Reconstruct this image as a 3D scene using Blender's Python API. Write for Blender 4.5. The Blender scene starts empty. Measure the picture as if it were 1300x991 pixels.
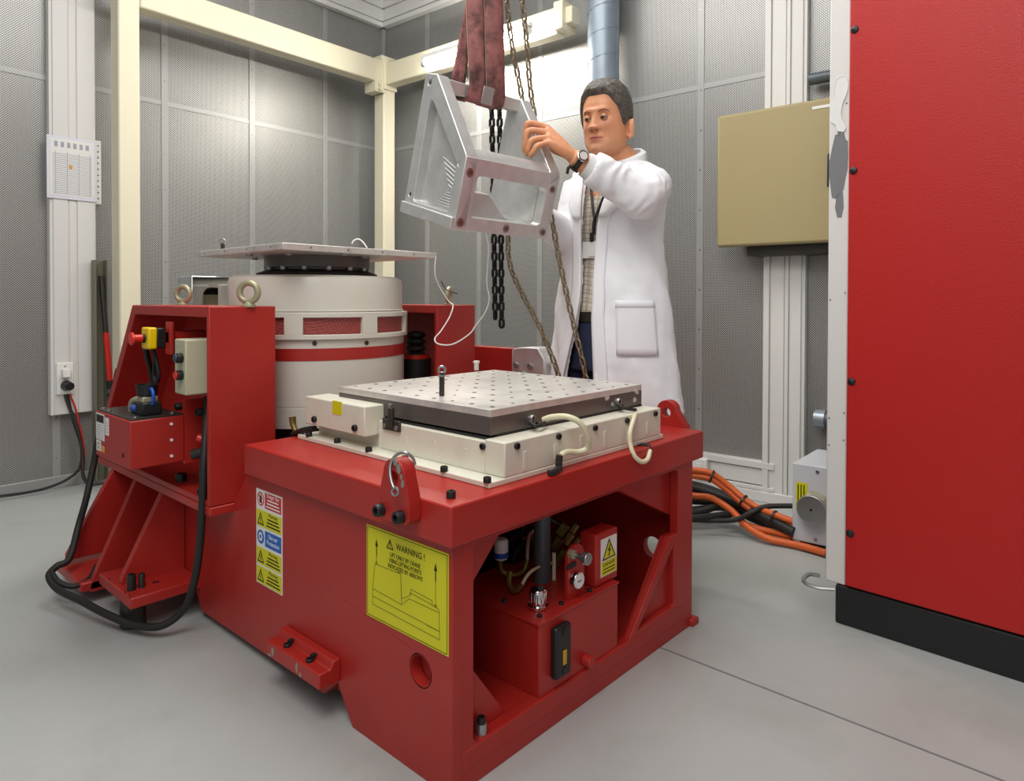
import bpy, bmesh, math, random
from mathutils import Vector, Matrix, noise
from mathutils.geometry import tessellate_polygon
random.seed(7)
SC = bpy.context.scene
COL = SC.collection
pi, sin, cos = math.pi, math.sin, math.cos
I4 = Matrix.Identity(4)

# ------------------------------------------------------------------ camera
# world axes follow the shaker machine (X along it, Y across); metres, Z up
F_PX, PCX, PCY, CAM_H = 866.75, 673.2, 391.16, 0.95
PITCH, ROLL, YAW = 0.0137, 0.0029, 0.7236
cd = bpy.data.cameras.new('camera'); cam = bpy.data.objects.new('camera', cd); COL.objects.link(cam)
cd.sensor_width = 36.0; cd.sensor_fit = 'HORIZONTAL'
cd.lens = F_PX / 1300 * 36
cd.shift_x = (650 - PCX) / 1300; cd.shift_y = (PCY - 495.5) / 1300
cd.clip_start = 0.05; cd.clip_end = 60
_r = Vector((cos(YAW), sin(YAW), 0)); _f0 = Vector((-sin(YAW), cos(YAW), 0)); _z = Vector((0, 0, 1))
_f = _f0 * cos(PITCH) - _z * sin(PITCH); _u = _z * cos(PITCH) + _f0 * sin(PITCH)
_rr = _r * cos(ROLL) + _u * sin(ROLL); _uu = _u * cos(ROLL) - _r * sin(ROLL)
cam.matrix_world = Matrix.Translation((0, 0, CAM_H)) @ Matrix((_rr, _uu, -_f)).transposed().to_4x4()
SC.camera = cam

# ------------------------------------------------------------------ world, lights, exposure
SC.view_settings.view_transform = 'Standard'; SC.view_settings.look = 'None'
SC.view_settings.gamma = 1.0; SC.view_settings.use_curve_mapping = False
SC.view_settings.exposure = 0.0
wd = bpy.data.worlds.new('room_world'); SC.world = wd; wd.use_nodes = True
wd.node_tree.nodes['Background'].inputs[0].default_value = (0.96, 0.98, 1.0, 1)
wd.node_tree.nodes['Background'].inputs[1].default_value = 0.31
def area(name, loc, target, sx, sy, power, color=(1, 0.98, 0.95)):
    l = bpy.data.lights.new(name, 'AREA'); l.shape = 'RECTANGLE'; l.size = sx; l.size_y = sy
    l.energy = power; l.color = color
    o = bpy.data.objects.new(name, l); COL.objects.link(o); o.location = loc
    o.rotation_euler = (Vector(target) - Vector(loc)).to_track_quat('-Z', 'Y').to_euler()
    return o
area('ceiling_lamp_front', (-0.5, -0.2, 3.2), (-1.2, 1.0, 0.3), 1.5, 1.5, 56)
area('ceiling_lamp_middle', (-1.9, 1.5, 3.15), (-1.9, 1.5, 0), 1.8, 1.2, 52)
area('flash_umbrella', (0.3, -0.7, 2.3), (-1.6, 1.6, 1.0), 1.0, 1.0, 13)

# ------------------------------------------------------------------ helpers
def at(px, py, d):
    """world point seen at photo pixel (px,py), d metres ahead of the camera"""
    u = (px - PCX) / F_PX * d
    return Vector((u * cos(YAW) - d * sin(YAW), u * sin(YAW) + d * cos(YAW), CAM_H - (py - 379.3) / F_PX * d))
FM = I4
FROOM = Matrix.Rotation(YAW - 0.6779, 4, 'Z')       # walls are turned a little against the machine
FCAB = Matrix.Rotation(YAW - 0.7699, 4, 'Z')        # the red cabinet too

def lin(h):
    h = h.lstrip('#'); o = []
    for i in (0, 2, 4):
        c = int(h[i:i+2], 16) / 255
        o.append(c / 12.92 if c <= 0.04045 else ((c + 0.055) / 1.055) ** 2.4)
    return (*o, 1)
MAT = {}
def mat(name, hexc, rough=0.5, metal=0.0, var=0.0, vscale=6, bump=0.0, bscale=200, coat=0.0, dirt=None, dirt_amt=0.0, dscale=5, sss=0, emit=None, estr=0, spec=0.5):
    m = bpy.data.materials.new(name); m.use_nodes = True; nt = m.node_tree; b = nt.nodes['Principled BSDF']
    c = lin(hexc)
    b.inputs['Base Color'].default_value = c; b.inputs['Roughness'].default_value = rough; b.inputs['Metallic'].default_value = metal
    b.inputs['Coat Weight'].default_value = coat; b.inputs['Specular IOR Level'].default_value = spec
    if sss: b.inputs['Subsurface Weight'].default_value = sss; b.inputs['Subsurface Radius'].default_value = (0.01, 0.004, 0.002)
    if emit: b.inputs['Emission Color'].default_value = lin(emit); b.inputs['Emission Strength'].default_value = estr
    N = nt.nodes.new; L = nt.links.new
    tc = N('ShaderNodeTexCoord'); src = tc.outputs['Object']
    last = None
    if var:
        n = N('ShaderNodeTexNoise'); n.inputs['Scale'].default_value = vscale; n.inputs['Detail'].default_value = 5; L(src, n.inputs['Vector'])
        mr = N('ShaderNodeMapRange'); mr.inputs[1].default_value = 0.3; mr.inputs[2].default_value = 0.7; mr.inputs[3].default_value = 1 - var; mr.inputs[4].default_value = 1 + var
        L(n.outputs[0], mr.inputs[0])
        mx = N('ShaderNodeMix'); mx.data_type = 'RGBA'; mx.blend_type = 'MULTIPLY'; mx.inputs[0].default_value = 1
        mx.inputs[6].default_value = c; L(mr.outputs[0], mx.inputs[7]); last = mx.outputs[2]
    if dirt:
        n = N('ShaderNodeTexNoise'); n.inputs['Scale'].default_value = dscale; n.inputs['Detail'].default_value = 8; n.inputs['Roughness'].default_value = 0.65; L(src, n.inputs['Vector'])
        mr = N('ShaderNodeMapRange'); mr.inputs[1].default_value = 0.5; mr.inputs[2].default_value = 0.72; mr.inputs[4].default_value = dirt_amt; L(n.outputs[0], mr.inputs[0])
        mx = N('ShaderNodeMix'); mx.data_type = 'RGBA'; L(mr.outputs[0], mx.inputs[0])
        if last: L(last, mx.inputs[6])
        else: mx.inputs[6].default_value = c
        mx.inputs[7].default_value = lin(dirt); last = mx.outputs[2]
    if last: L(last, b.inputs['Base Color'])
    if bump:
        n = N('ShaderNodeTexNoise'); n.inputs['Scale'].default_value = bscale; n.inputs['Detail'].default_value = 3; L(src, n.inputs['Vector'])
        bp = N('ShaderNodeBump'); bp.inputs['Strength'].default_value = bump; bp.inputs['Distance'].default_value = 0.002; L(n.outputs[0], bp.inputs['Height']); L(bp.outputs[0], b.inputs['Normal'])
    MAT[name] = m
    return m
mat('red_paint', '#a8261f', 0.40, bump=0.08, bscale=350, var=0.06, vscale=5, dirt='#a8544a', dirt_amt=0.10, dscale=9)
mat('red_panel', '#b81f1c', 0.36, bump=0.5, bscale=420, spec=0.4)
mat('red_plastic', '#d22a20', 0.35)
mat('cream_paint', '#dcdac9', 0.4, var=0.04, vscale=9, dirt='#b5a894', dirt_amt=0.18, dscale=14)
mat('barrel_paint', '#d3d0c4', 0.3, coat=0.15)
mat('post_cream', '#e3dcc2', 0.45)
mat('white_metal', '#dcdad6', 0.45)
mat('white_trim', '#e4e4e2', 0.5)
mat('white_plastic', '#ecebe6', 0.4)
mat('grey_white', '#c9c9cf', 0.45)
mat('beige_paint', '#a3946a', 0.5, bump=0.06, bscale=300)
mat('box_green_grey', '#b9b599', 0.45)
mat('strip_metal', '#a6a6a4', 0.4, metal=0.3)
mat('aluminium', '#d3d3d1', 0.40, metal=0.6, var=0.08, vscale=22, bump=0.06, bscale=120)
mat('aluminium_plate', '#dcd9d2', 0.40, metal=0.45, var=0.06, vscale=16, dirt='#8f8b85', dirt_amt=0.45, dscale=9)
mat('dark_magnesium', '#6d6863', 0.4, metal=0.6, var=0.1, vscale=12)
mat('steel', '#a9a9a8', 0.3, metal=0.9)
mat('dark_steel', '#4b4844', 0.4, metal=0.7)
mat('chrome', '#dddddd', 0.12, metal=1.0)
mat('galvanised', '#9fa8af', 0.4, metal=0.6, var=0.1, vscale=14)
mat('black_plastic', '#18191a', 0.45)
mat('black_rubber', '#1d1c1a', 0.6)
mat('black_paint', '#161718', 0.55)
mat('black_chain', '#232323', 0.45, metal=0.5)
mat('brown_chain', '#8d7e66', 0.4, metal=0.6, var=0.2, vscale=60)
mat('copper_bolt', '#8a6257', 0.4, metal=0.7)
mat('olive_zinc', '#aaa587', 0.4, metal=0.35, var=0.12, vscale=40, dirt='#8a7a55', dirt_amt=0.4, dscale=40)
mat('brass', '#7e6a38', 0.4, metal=0.7)
mat('yellow_label', '#d6cf0f', 0.45)
mat('yellow_plastic', '#e8c400', 0.4)
mat('label_white', '#e6e6e2', 0.4)
mat('label_red', '#c8201f', 0.4)
mat('label_blue', '#1560b8', 0.4)
mat('blue_plastic', '#1d4fb0', 0.35)
mat('ink', '#15150f', 0.6)
mat('print_line', '#6f6c1c', 0.6)
mat('print_grey', '#a3a2ae', 0.6)
mat('orange_cable', '#d9642a', 0.45)
mat('orange_mark', '#d99a4a', 0.5)
mat('cream_hose', '#dcd6b4', 0.4)
mat('channel_metal', '#7f7c6a', 0.5, metal=0.3)
mat('duct_metal', '#8b97a2', 0.45, metal=0.4, var=0.08, vscale=14)
mat('teal_plastic', '#1f4254', 0.35)
mat('grey_pipe', '#5a6167', 0.45, metal=0.2)
mat('amber', '#c99b1d', 0.3)
mat('hole_dark', '#0c0c0c', 0.8)
mat('primer_grey', '#77787a', 0.6)
mat('chip_metal', '#9a978c', 0.5, metal=0.3)
mat('paper', '#dcdce6', 0.35)
mat('coat_cloth', '#efeff3', 0.8, bump=0.15, bscale=900)
mat('shirt_white', '#d8d8d6', 0.8)
mat('denim', '#222b45', 0.85, var=0.25, vscale=40, bump=0.2, bscale=800)
mat('leather', '#2a211d', 0.5)
mat('hair', '#534e47', 0.6, var=0.5, vscale=90, bump=0.9, bscale=170)
mat('brow', '#74513f', 0.8)
mat('eye_white', '#a8988b', 0.6)
mat('iris', '#1c120b', 0.5)
mat('watch_face', '#d9d4cf', 0.3)
mat('lamp_glow', '#ffffff', 0.5, emit='#fdf8ee', estr=190)
mat('ceiling_paint', '#dedfe0', 0.6)
mat('floor_paint', '#acafad', 0.36, var=0.06, vscale=2.2, dirt='#8f9189', dirt_amt=0.45, dscale=2.6, bump=0.04, bscale=60)

def sling_mat():
    m = mat('sling_web', '#a56a67', 0.75, var=0.25, vscale=14, dirt='#3f302c', dirt_amt=0.9, dscale=15, bump=0.4, bscale=500)
    r = [n for n in m.node_tree.nodes if n.type == 'MAP_RANGE'][-1]; r.inputs[1].default_value = .42; r.inputs[2].default_value = .62; return m
sling_mat()
def perforated():
    m = bpy.data.materials.new('perforated_sheet'); m.use_nodes = True; nt = m.node_tree; b = nt.nodes['Principled BSDF']; N = nt.nodes.new; L = nt.links.new
    tc = N('ShaderNodeTexCoord'); sp = N('ShaderNodeSeparateXYZ'); L(tc.outputs['Object'], sp.inputs[0])
    ad = N('ShaderNodeMath'); ad.operation = 'ADD'; L(sp.outputs[0], ad.inputs[0]); L(sp.outputs[1], ad.inputs[1])
    cb = N('ShaderNodeCombineXYZ'); L(ad.outputs[0], cb.inputs[0]); L(sp.outputs[2], cb.inputs[1])
    mp = N('ShaderNodeMapping'); mp.inputs['Rotation'].default_value = (0, 0, pi / 4); L(cb.outputs[0], mp.inputs[0])
    v = N('ShaderNodeTexVoronoi'); v.voronoi_dimensions = '2D'; v.inputs['Scale'].default_value = 128; v.inputs['Randomness'].default_value = 0; L(mp.outputs[0], v.inputs['Vector'])
    mr = N('ShaderNodeMapRange'); mr.inputs[1].default_value = 0.30; mr.inputs[2].default_value = 0.36; L(v.outputs['Distance'], mr.inputs[0])
    mx = N('ShaderNodeMix'); mx.data_type = 'RGBA'; L(mr.outputs[0], mx.inputs[0]); mx.inputs[6].default_value = lin('#2e2e2b'); mx.inputs[7].default_value = lin('#b4b4b1')
    L(mx.outputs[2], b.inputs['Base Color']); L(mr.outputs[0], b.inputs['Specular IOR Level'])
    b.inputs['Roughness'].default_value = 0.42; b.inputs['Metallic'].default_value = 0.45
    MAT['perforated'] = m
perforated()
def vent_mat():
    m = bpy.data.materials.new('vent_mesh'); m.use_nodes = True; nt = m.node_tree; b = nt.nodes['Principled BSDF']; N = nt.nodes.new; L = nt.links.new
    tc = N('ShaderNodeTexCoord'); mp = N('ShaderNodeMapping'); mp.inputs['Rotation'].default_value = (0.5, 0.4, pi / 4); L(tc.outputs['Object'], mp.inputs[0])
    v = N('ShaderNodeTexVoronoi'); v.inputs['Scale'].default_value = 170; v.inputs['Randomness'].default_value = 0.1; L(mp.outputs[0], v.inputs['Vector'])
    mr = N('ShaderNodeMapRange'); mr.inputs[1].default_value = 0.25; mr.inputs[2].default_value = 0.45; L(v.outputs['Distance'], mr.inputs[0])
    mx = N('ShaderNodeMix'); mx.data_type = 'RGBA'; L(mr.outputs[0], mx.inputs[0]); mx.inputs[6].default_value = lin('#3a1414'); mx.inputs[7].default_value = lin('#a04742')
    L(mx.outputs[2], b.inputs['Base Color']); b.inputs['Roughness'].default_value = 0.5
    MAT['vent_mesh'] = m
vent_mat()
def plaid():
    m = bpy.data.materials.new('plaid_cotton'); m.use_nodes = True; nt = m.node_tree; b = nt.nodes['Principled BSDF']; N = nt.nodes.new; L = nt.links.new
    tc = N('ShaderNodeTexCoord'); sp = N('ShaderNodeSeparateXYZ'); L(tc.outputs['Object'], sp.inputs[0])
    def stripe(out, period, width, off=0):
        a = N('ShaderNodeMath'); a.operation = 'MULTIPLY_ADD'; a.inputs[1].default_value = 1 / period; a.inputs[2].default_value = off; L(out, a.inputs[0])
        f = N('ShaderNodeMath'); f.operation = 'FRACT'; L(a.outputs[0], f.inputs[0])
        l = N('ShaderNodeMath'); l.operation = 'LESS_THAN'; l.inputs[1].default_value = width; L(f.outputs[0], l.inputs[0]); return l.outputs[0]
    cur = None; base = lin('#d5cfc2')
    for out, per, w, off, c, k in ((sp.outputs[0], .026, .32, .1, '#8a7d70', .55), (sp.outputs[2], .030, .30, .2, '#a3866a', .5), (sp.outputs[0], .026, .08, .7, '#a0684c', .7), (sp.outputs[2], .030, .08, .7, '#5d5f6c', .6)):
        s = stripe(out, per, w, off)
        mu = N('ShaderNodeMath'); mu.operation = 'MULTIPLY'; mu.inputs[1].default_value = k; L(s, mu.inputs[0])
        mx = N('ShaderNodeMix'); mx.data_type = 'RGBA'; L(mu.outputs[0], mx.inputs[0])
        if cur: L(cur, mx.inputs[6])
        else: mx.inputs[6].default_value = base
        mx.inputs[7].default_value = lin(c); cur = mx.outputs[2]
    L(cur, b.inputs['Base Color']); b.inputs['Roughness'].default_value = 0.85; MAT['plaid'] = m
plaid()
def skin():
    m = mat('skin', '#c98d6c', 0.48, sss=0.12); nt = m.node_tree; b = nt.nodes['Principled BSDF']
    a = nt.nodes.new('ShaderNodeAttribute'); a.attribute_name = 'tint'
    n = nt.nodes.new('ShaderNodeTexNoise'); n.inputs['Scale'].default_value = 45; n.inputs['Detail'].default_value = 4
    mr = nt.nodes.new('ShaderNodeMapRange'); mr.inputs[1].default_value = .3; mr.inputs[2].default_value = .7; mr.inputs[3].default_value = .93; mr.inputs[4].default_value = 1.07; nt.links.new(n.outputs[0], mr.inputs[0])
    mx = nt.nodes.new('ShaderNodeMix'); mx.data_type = 'RGBA'; mx.blend_type = 'MULTIPLY'; mx.inputs[0].default_value = 1
    nt.links.new(a.outputs['Color'], mx.inputs[6]); nt.links.new(mr.outputs[0], mx.inputs[7]); nt.links.new(mx.outputs[2], b.inputs['Base Color'])
skin()

def catmull(pts, n):
    P = [Vector(p) for p in pts]
    if len(P) < 3 or n <= 1: return P
    out = []
    for i in range(len(P) - 1):
        p0 = P[max(i - 1, 0)]; p1 = P[i]; p2 = P[i + 1]; p3 = P[min(i + 2, len(P) - 1)]
        for k in range(n):
            t = k / n
            out.append(0.5 * ((2 * p1) + (p2 - p0) * t + (2 * p0 - 5 * p1 + 4 * p2 - p3) * t * t + (3 * p1 - p0 - 3 * p2 + p3) * t ** 3))
    out.append(P[-1]); return out

class MB:
    def __init__(s): s.v = []; s.f = []
    def add(s, vs, fs):
        o = len(s.v); s.v += [Vector(v) for v in vs]; s.f += [[i + o for i in f] for f in fs]; return s
    def box(s, a, b):
        (x0, y0, z0), (x1, y1, z1) = a, b
        return s.add([(x0, y0, z0), (x1, y0, z0), (x1, y1, z0), (x0, y1, z0), (x0, y0, z1), (x1, y0, z1), (x1, y1, z1), (x0, y1, z1)],
                     [(0, 3, 2, 1), (4, 5, 6, 7), (0, 1, 5, 4), (1, 2, 6, 5), (2, 3, 7, 6), (3, 0, 4, 7)])
    def loft(s, rings, cap=True, closed=True):
        n = len(rings[0]); vs = [p for r in rings for p in r]; fs = []
        for i in range(len(rings) - 1):
            for j in range(n if closed else n - 1):
                a = i * n + j; b = i * n + (j + 1) % n; fs.append((a, b, b + n, a + n))
        if cap: fs.append(tuple(range(n - 1, -1, -1))); fs.append(tuple(range((len(rings) - 1) * n, len(rings) * n)))
        return s.add(vs, fs)
    def tube(s, pts, r, n=10, sub=6, cap=True):
        P = catmull(pts, sub) if len(pts) > 2 else [Vector(p) for p in pts]
        m = len(P)
        if isinstance(r, (int, float)): R = [r] * m
        else:
            R = []
            for i in range(m):
                t = i / (m - 1) * (len(r) - 1); k = min(int(t), len(r) - 2); R.append(r[k] + (r[k + 1] - r[k]) * (t - k))
        T = [(P[min(i + 1, m - 1)] - P[max(i - 1, 0)]).normalized() for i in range(m)]
        nx = T[0].orthogonal().normalized(); rings = []
        for i in range(m):
            nx = (nx - T[i] * nx.dot(T[i]))
            if nx.length < 1e-6: nx = T[i].orthogonal()
            nx.normalize(); ny = T[i].cross(nx)
            rings.append([P[i] + (nx * cos(2 * pi * j / n) + ny * sin(2 * pi * j / n)) * R[i] for j in range(n)])
        return s.loft(rings, cap)
    def cyl(s, p0, p1, r0, r1=None, n=20): return s.tube([p0, p1], [r0, r0 if r1 is None else r1], n, 1)
    def ell(s, c, r, nu=16, nv=10, M=None):
        c = Vector(c); rings = []
        for i in range(nv + 1):
            t = pi * (i + 0.02) / (nv + 0.04)
            ring = []
            for j in range(nu):
                p = Vector((r[0] * sin(t) * cos(2 * pi * j / nu), r[1] * sin(t) * sin(2 * pi * j / nu), r[2] * cos(t)))
                ring.append(c + (M @ p if M else p))
            rings.append(ring)
        return s.loft(rings)
    def lathe(s, prof, c=(0, 0, 0), n=48):
        c = Vector(c)
        return s.loft([[c + Vector((r * cos(2 * pi * j / n), r * sin(2 * pi * j / n), z)) for j in range(n)] for r, z in prof])
    def ring(s, ri, ro, z0, z1, c=(0, 0, 0), n=48):
        c = Vector(c); prof = [(ri, z0), (ro, z0), (ro, z1), (ri, z1)]; k = len(prof)
        rings = [[c + Vector((r * cos(2 * pi * j / n), r * sin(2 * pi * j / n), z)) for r, z in prof] for j in range(n)]
        return s.loft(rings + [rings[0]], cap=False)
    def prism(s, poly, mp, w0, w1, holes=()):
        loops = [poly] + list(holes); flat = [p for l in loops for p in l]; n = len(flat)
        tris = tessellate_polygon([[Vector((p[0], p[1], 0)) for p in l] for l in loops])
        vs = [mp(u, v, w0) for u, v in flat] + [mp(u, v, w1) for u, v in flat]
        fs = [tuple(t) for t in tris] + [tuple(i + n for i in reversed(t)) for t in tris]
        o = 0
        for l in loops:
            k = len(l)
            for i in range(k): a = o + i; b = o + (i + 1) % k; fs.append((a, b, b + n, a + n))
            o += k
        return s.add(vs, fs)
    def torus(s, c, R, r, axis=(0, 1, 0), n=24, m=10):
        q = Vector((0, 0, 1)).rotation_difference(Vector(axis)).to_matrix(); c = Vector(c)
        rings = [[c + q @ Vector(((R + r * cos(2 * pi * j / m)) * cos(2 * pi * i / n), (R + r * cos(2 * pi * j / m)) * sin(2 * pi * i / n), r * sin(2 * pi * j / m))) for j in range(m)] for i in range(n)]
        return s.loft(rings + [rings[0]], cap=False)

XZ = lambda u, v, w: (u, w, v)     # polygon in X,Z swept along Y
YZ = lambda u, v, w: (w, u, v)     # polygon in Y,Z swept along X
XY = lambda u, v, w: (u, v, w)
def circ(u, v, r, n=20): return [(u + r * cos(2 * pi * i / n), v + r * sin(2 * pi * i / n)) for i in range(n)]
def rect(a, b, c, d): return [(a, b), (c, b), (c, d), (a, d)]
def rrect(a, b, c, d, r, n=4):
    o = []
    for cx, cy, t in ((c - r, b + r, -pi / 2), (c - r, d - r, 0), (a + r, d - r, pi / 2), (a + r, b + r, pi)):
        o += [(cx + r * cos(t + pi / 2 * i / n), cy + r * sin(t + pi / 2 * i / n)) for i in range(n + 1)]
    return o

MW = {}
def mesh_of(name, mb, m, smooth=True):
    if mb.v:
        lo = Vector([min(v[i] for v in mb.v) for i in range(3)]); hi = Vector([max(v[i] for v in mb.v) for i in range(3)]); c = (lo + hi) / 2
    else: c = Vector()
    me = bpy.data.meshes.new(name); me.from_pydata([v - c for v in mb.v], [], mb.f)
    bm = bmesh.new(); bm.from_mesh(me); bmesh.ops.remove_doubles(bm, verts=bm.verts, dist=1e-6); bmesh.ops.recalc_face_normals(bm, faces=bm.faces); bm.to_mesh(me); bm.free()
    me.materials.append(MAT[m])
    if smooth: me.shade_smooth(); me.set_sharp_from_angle(angle=math.radians(38))
    return me, c
def place(name, me, M, parent):
    o = bpy.data.objects.new(name, me); COL.objects.link(o)
    if parent: o.parent = parent; o.matrix_local = MW[parent].inverted() @ M
    else: o.matrix_world = M
    MW[o] = M
    return o
def obj(name, mb, m, parent=None, fr=I4, bevel=0, label=None, smooth=True):
    me, c = mesh_of(name, mb, m, smooth)
    o = place(name, me, fr @ Matrix.Translation(c), parent)
    if bevel:
        b = o.modifiers.new('edge', 'BEVEL'); b.width = bevel; b.segments = 2; b.limit_method = 'ANGLE'; b.angle_limit = math.radians(50)
    if label: o['label'] = label
    return o
def tag(o, label=None, cat=None, group=None, kind=None):
    if label: o['label'] = label
    if cat: o['category'] = cat
    if group: o['group'] = group
    if kind: o['kind'] = kind
    return o
def thing(name, loc, label, cat, group=None, fr=I4):
    o = bpy.data.objects.new(name, None); COL.objects.link(o); o.empty_display_size = 0.05
    M = fr @ Matrix.Translation(Vector(loc)); o.matrix_world = M; MW[o] = M
    return tag(o, label, cat, group)
def struct(name, mb, m, parent=None, fr=FROOM, bevel=0, label=None):
    o = obj(name, mb, m, parent, fr, bevel)
    if parent is None: o['kind'] = 'structure'
    return o
def dirm(p, d):
    return Matrix.Translation(Vector(p)) @ Vector((0, 0, 1)).rotation_difference(Vector(d)).to_matrix().to_4x4()
_bolt = {}
def bolt(parent, p, d, r=0.008, h=0.008, m='black_plastic', fr=I4, name='bolt'):
    k = (round(r, 4), round(h, 4), m)
    if k not in _bolt:
        b = MB(); b.lathe([(r, 0), (r, h * .85), (r * .9, h), (r * .55, h), (r * .5, h * .5), (0.0001, h * .5)], n=12)
        me = bpy.data.meshes.new('bolt'); me.from_pydata(b.v, [], b.f); me.materials.append(MAT[m]); me.shade_smooth(); me.set_sharp_from_angle(angle=.6)
        _bolt[k] = me
    return place(name, _bolt[k], fr @ dirm(p, d), parent)
def text(name, body, size, M, parent, m='ink', align='LEFT', ext=0.0002, sx=1.0):
    cu = bpy.data.curves.new('t', 'FONT'); cu.body = body; cu.size = size; cu.extrude = ext; cu.align_x = align; cu.resolution_u = 2; cu.space_line = 0.95
    o = bpy.data.objects.new('t', cu); COL.objects.link(o)
    me = bpy.data.meshes.new_from_object(o.evaluated_get(bpy.context.evaluated_depsgraph_get()))
    bpy.data.objects.remove(o); me.materials.clear(); me.materials.append(MAT[m]); me.name = name
    if sx != 1: me.transform(Matrix.Diagonal((sx, 1, 1, 1)))
    return place(name, me, M, parent)
def signm(o, right, up):
    r = Vector(right); u = Vector(up); n = r.cross(u)
    return Matrix.Translation(Vector(o)) @ Matrix((r, u, n)).transposed().to_4x4()
def lines(segs, w, t=0.0003):
    """thin printed strokes in a sign's own plane"""
    b = MB()
    for (x0, y0), (x1, y1) in segs:
        d = Vector((x1 - x0, y1 - y0, 0)); L = d.length or 1e-6; n = Vector((-d.y, d.x, 0)) / L * w / 2; d = d / L * w / 2
        p = [Vector((x0, y0, 0)) - d + n, Vector((x0, y0, 0)) - d - n, Vector((x1, y1, 0)) + d - n, Vector((x1, y1, 0)) + d + n]
        b.add(p + [q + Vector((0, 0, t)) for q in p], [(0, 1, 2, 3), (7, 6, 5, 4), (0, 4, 5, 1), (1, 5, 6, 2), (2, 6, 7, 3), (3, 7, 4, 0)])
    return b
def poly(pts, t=0.0003, z=0):
    b = MB(); b.prism(pts, XY, z, z + t); return b
def polyline(pts, close=False):
    q = list(pts) + ([pts[0]] if close else [])
    return [(q[i], q[i + 1]) for i in range(len(q) - 1)]

# ================================================================== SETTING
XL, YB = -3.97, 3.219
FLOOR = struct('floor', MB().box((-4.2, -4, -0.1), (3.2, 3.4, 0)), 'floor_paint')
for a_, b_ in (((-1.0, 1.62, -.002), (3.2, 1.626, .0008)), ((-4.2, -.6, -.002), (3.2, -.594, .0008))):
    struct('joint_line', MB().box(a_, b_), 'primer_grey', FLOOR, I4)
struct('ceiling', MB().box((-4.2, -4, 3.42), (3.2, 3.4, 3.5)), 'ceiling_paint')
wl = struct('wall_left', MB().box((XL - .12, -4, 0), (XL - .006, YB + .1, 3.42)), 'galvanised')
wb = struct('wall_back', MB().box((XL - .12, YB + .006, 0), (3.2, YB + .12, 3.42)), 'galvanised')
lys = [-0.91, -0.39, 0.13, 0.647, 1.163, 1.688, 2.2, 2.72, 3.21]
for i in range(len(lys) - 1):
    for z0, z1 in ((0.06, 2.02), (2.036, 2.9)):
        struct('panel', MB().box((XL - .006, lys[i] + .004, z0), (XL, lys[i + 1] - .004, z1)), 'perforated', wl)
for y in lys[:-1]:
    struct('joint_strip', MB().box((XL - .002, y - .018, .05), (XL + .005, y + .018, 2.9)), 'strip_metal', wl, bevel=.0015)
b = MB()
for y in lys[:-1]:
    for k in range(14): b.cyl((XL + .004, y, .15 + k * .2), (XL + .0075, y, .15 + k * .2), .006, .004, 8)
struct('screw_heads', b, 'steel', wl)['kind'] = 'stuff'
struct('seam_strip', MB().box((XL - .002, -1, 2.015), (XL + .003, YB, 2.041)), 'strip_metal', wl)
struct('baseboard_left', MB().box((XL - .004, -2, 0), (XL + .012, YB, .06)), 'strip_metal', bevel=.003)
bxs = [-3.96, -3.505, -3.016, -2.518, -2.005, -1.495, -1.16]
for i in range(len(bxs) - 1):
    for z0, z1 in (((0.06 if i < 4 else .185), 2.008), (2.024, 2.9)):
        struct('panel', MB().box((bxs[i] + .004, YB, z0), (bxs[i + 1] - .004, YB + .006, z1)), 'perforated', wb)
for x in bxs[1:-1]:
    struct('joint_strip', MB().box((x - .018, YB - .005, .18), (x + .018, YB + .002, 2.9)), 'strip_metal', wb, bevel=.0015)
b = MB()
for x in bxs[1:-1]:
    for k in range(14): b.cyl((x, YB - .004, .2 + k * .2), (x, YB - .0075, .2 + k * .2), .006, .004, 8)
struct('screw_heads', b, 'steel', wb)['kind'] = 'stuff'
struct('seam_strip', MB().box((XL, YB - .003, 2.003), (-1.16, YB + .002, 2.029)), 'strip_metal', wb)
for x0, x1 in ((-0.966, -0.46), (-0.45, 0.06), (0.07, 0.6)):
    struct('panel', MB().box((x0, YB, .06), (x1, YB + .006, 2.9)), 'perforated', wb)
struct('corner_strip', MB().box((XL, YB - .03, .06), (XL + .03, YB, 2.9)), 'strip_metal', wb, bevel=.004)
# ribbed white bands where the walls meet the ceiling
t1 = struct('trim_1', MB().box((XL - .004, -2, 2.9), (XL + .02, YB, 3.42)), 'white_trim')
t2 = struct('trim_2', MB().box((XL, YB - .02, 2.9), (3, YB + .004, 3.42)), 'white_trim')
for k, (z0, z1, d) in enumerate(((2.9, 2.935, .045), (2.945, 3.03, .035), (3.04, 3.125, .035), (3.135, 3.22, .035), (3.23, 3.42, .04))):
    struct('plank', MB().box((XL, -2, z0), (XL + d, YB, z1)), 'white_trim', t1, bevel=.004)
    struct('plank', MB().box((XL, YB - d, z0), (3, YB, z1)), 'white_trim', t2, bevel=.004)
# cable trunking on the left wall
t3 = struct('trim_3', MB().box((XL + .002, 1.128, .37), (XL + .045, 1.33, 2.9)), 'white_metal', bevel=.003)
for y0, y1, d in ((1.142, 1.205, .052), (1.211, 1.240, .049), (1.246, 1.322, .052)):
    struct('trunking_lid', MB().box((XL + .04, y0, .372), (XL + d, y1, 2.9)), 'white_metal', t3, bevel=.002)
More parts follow.
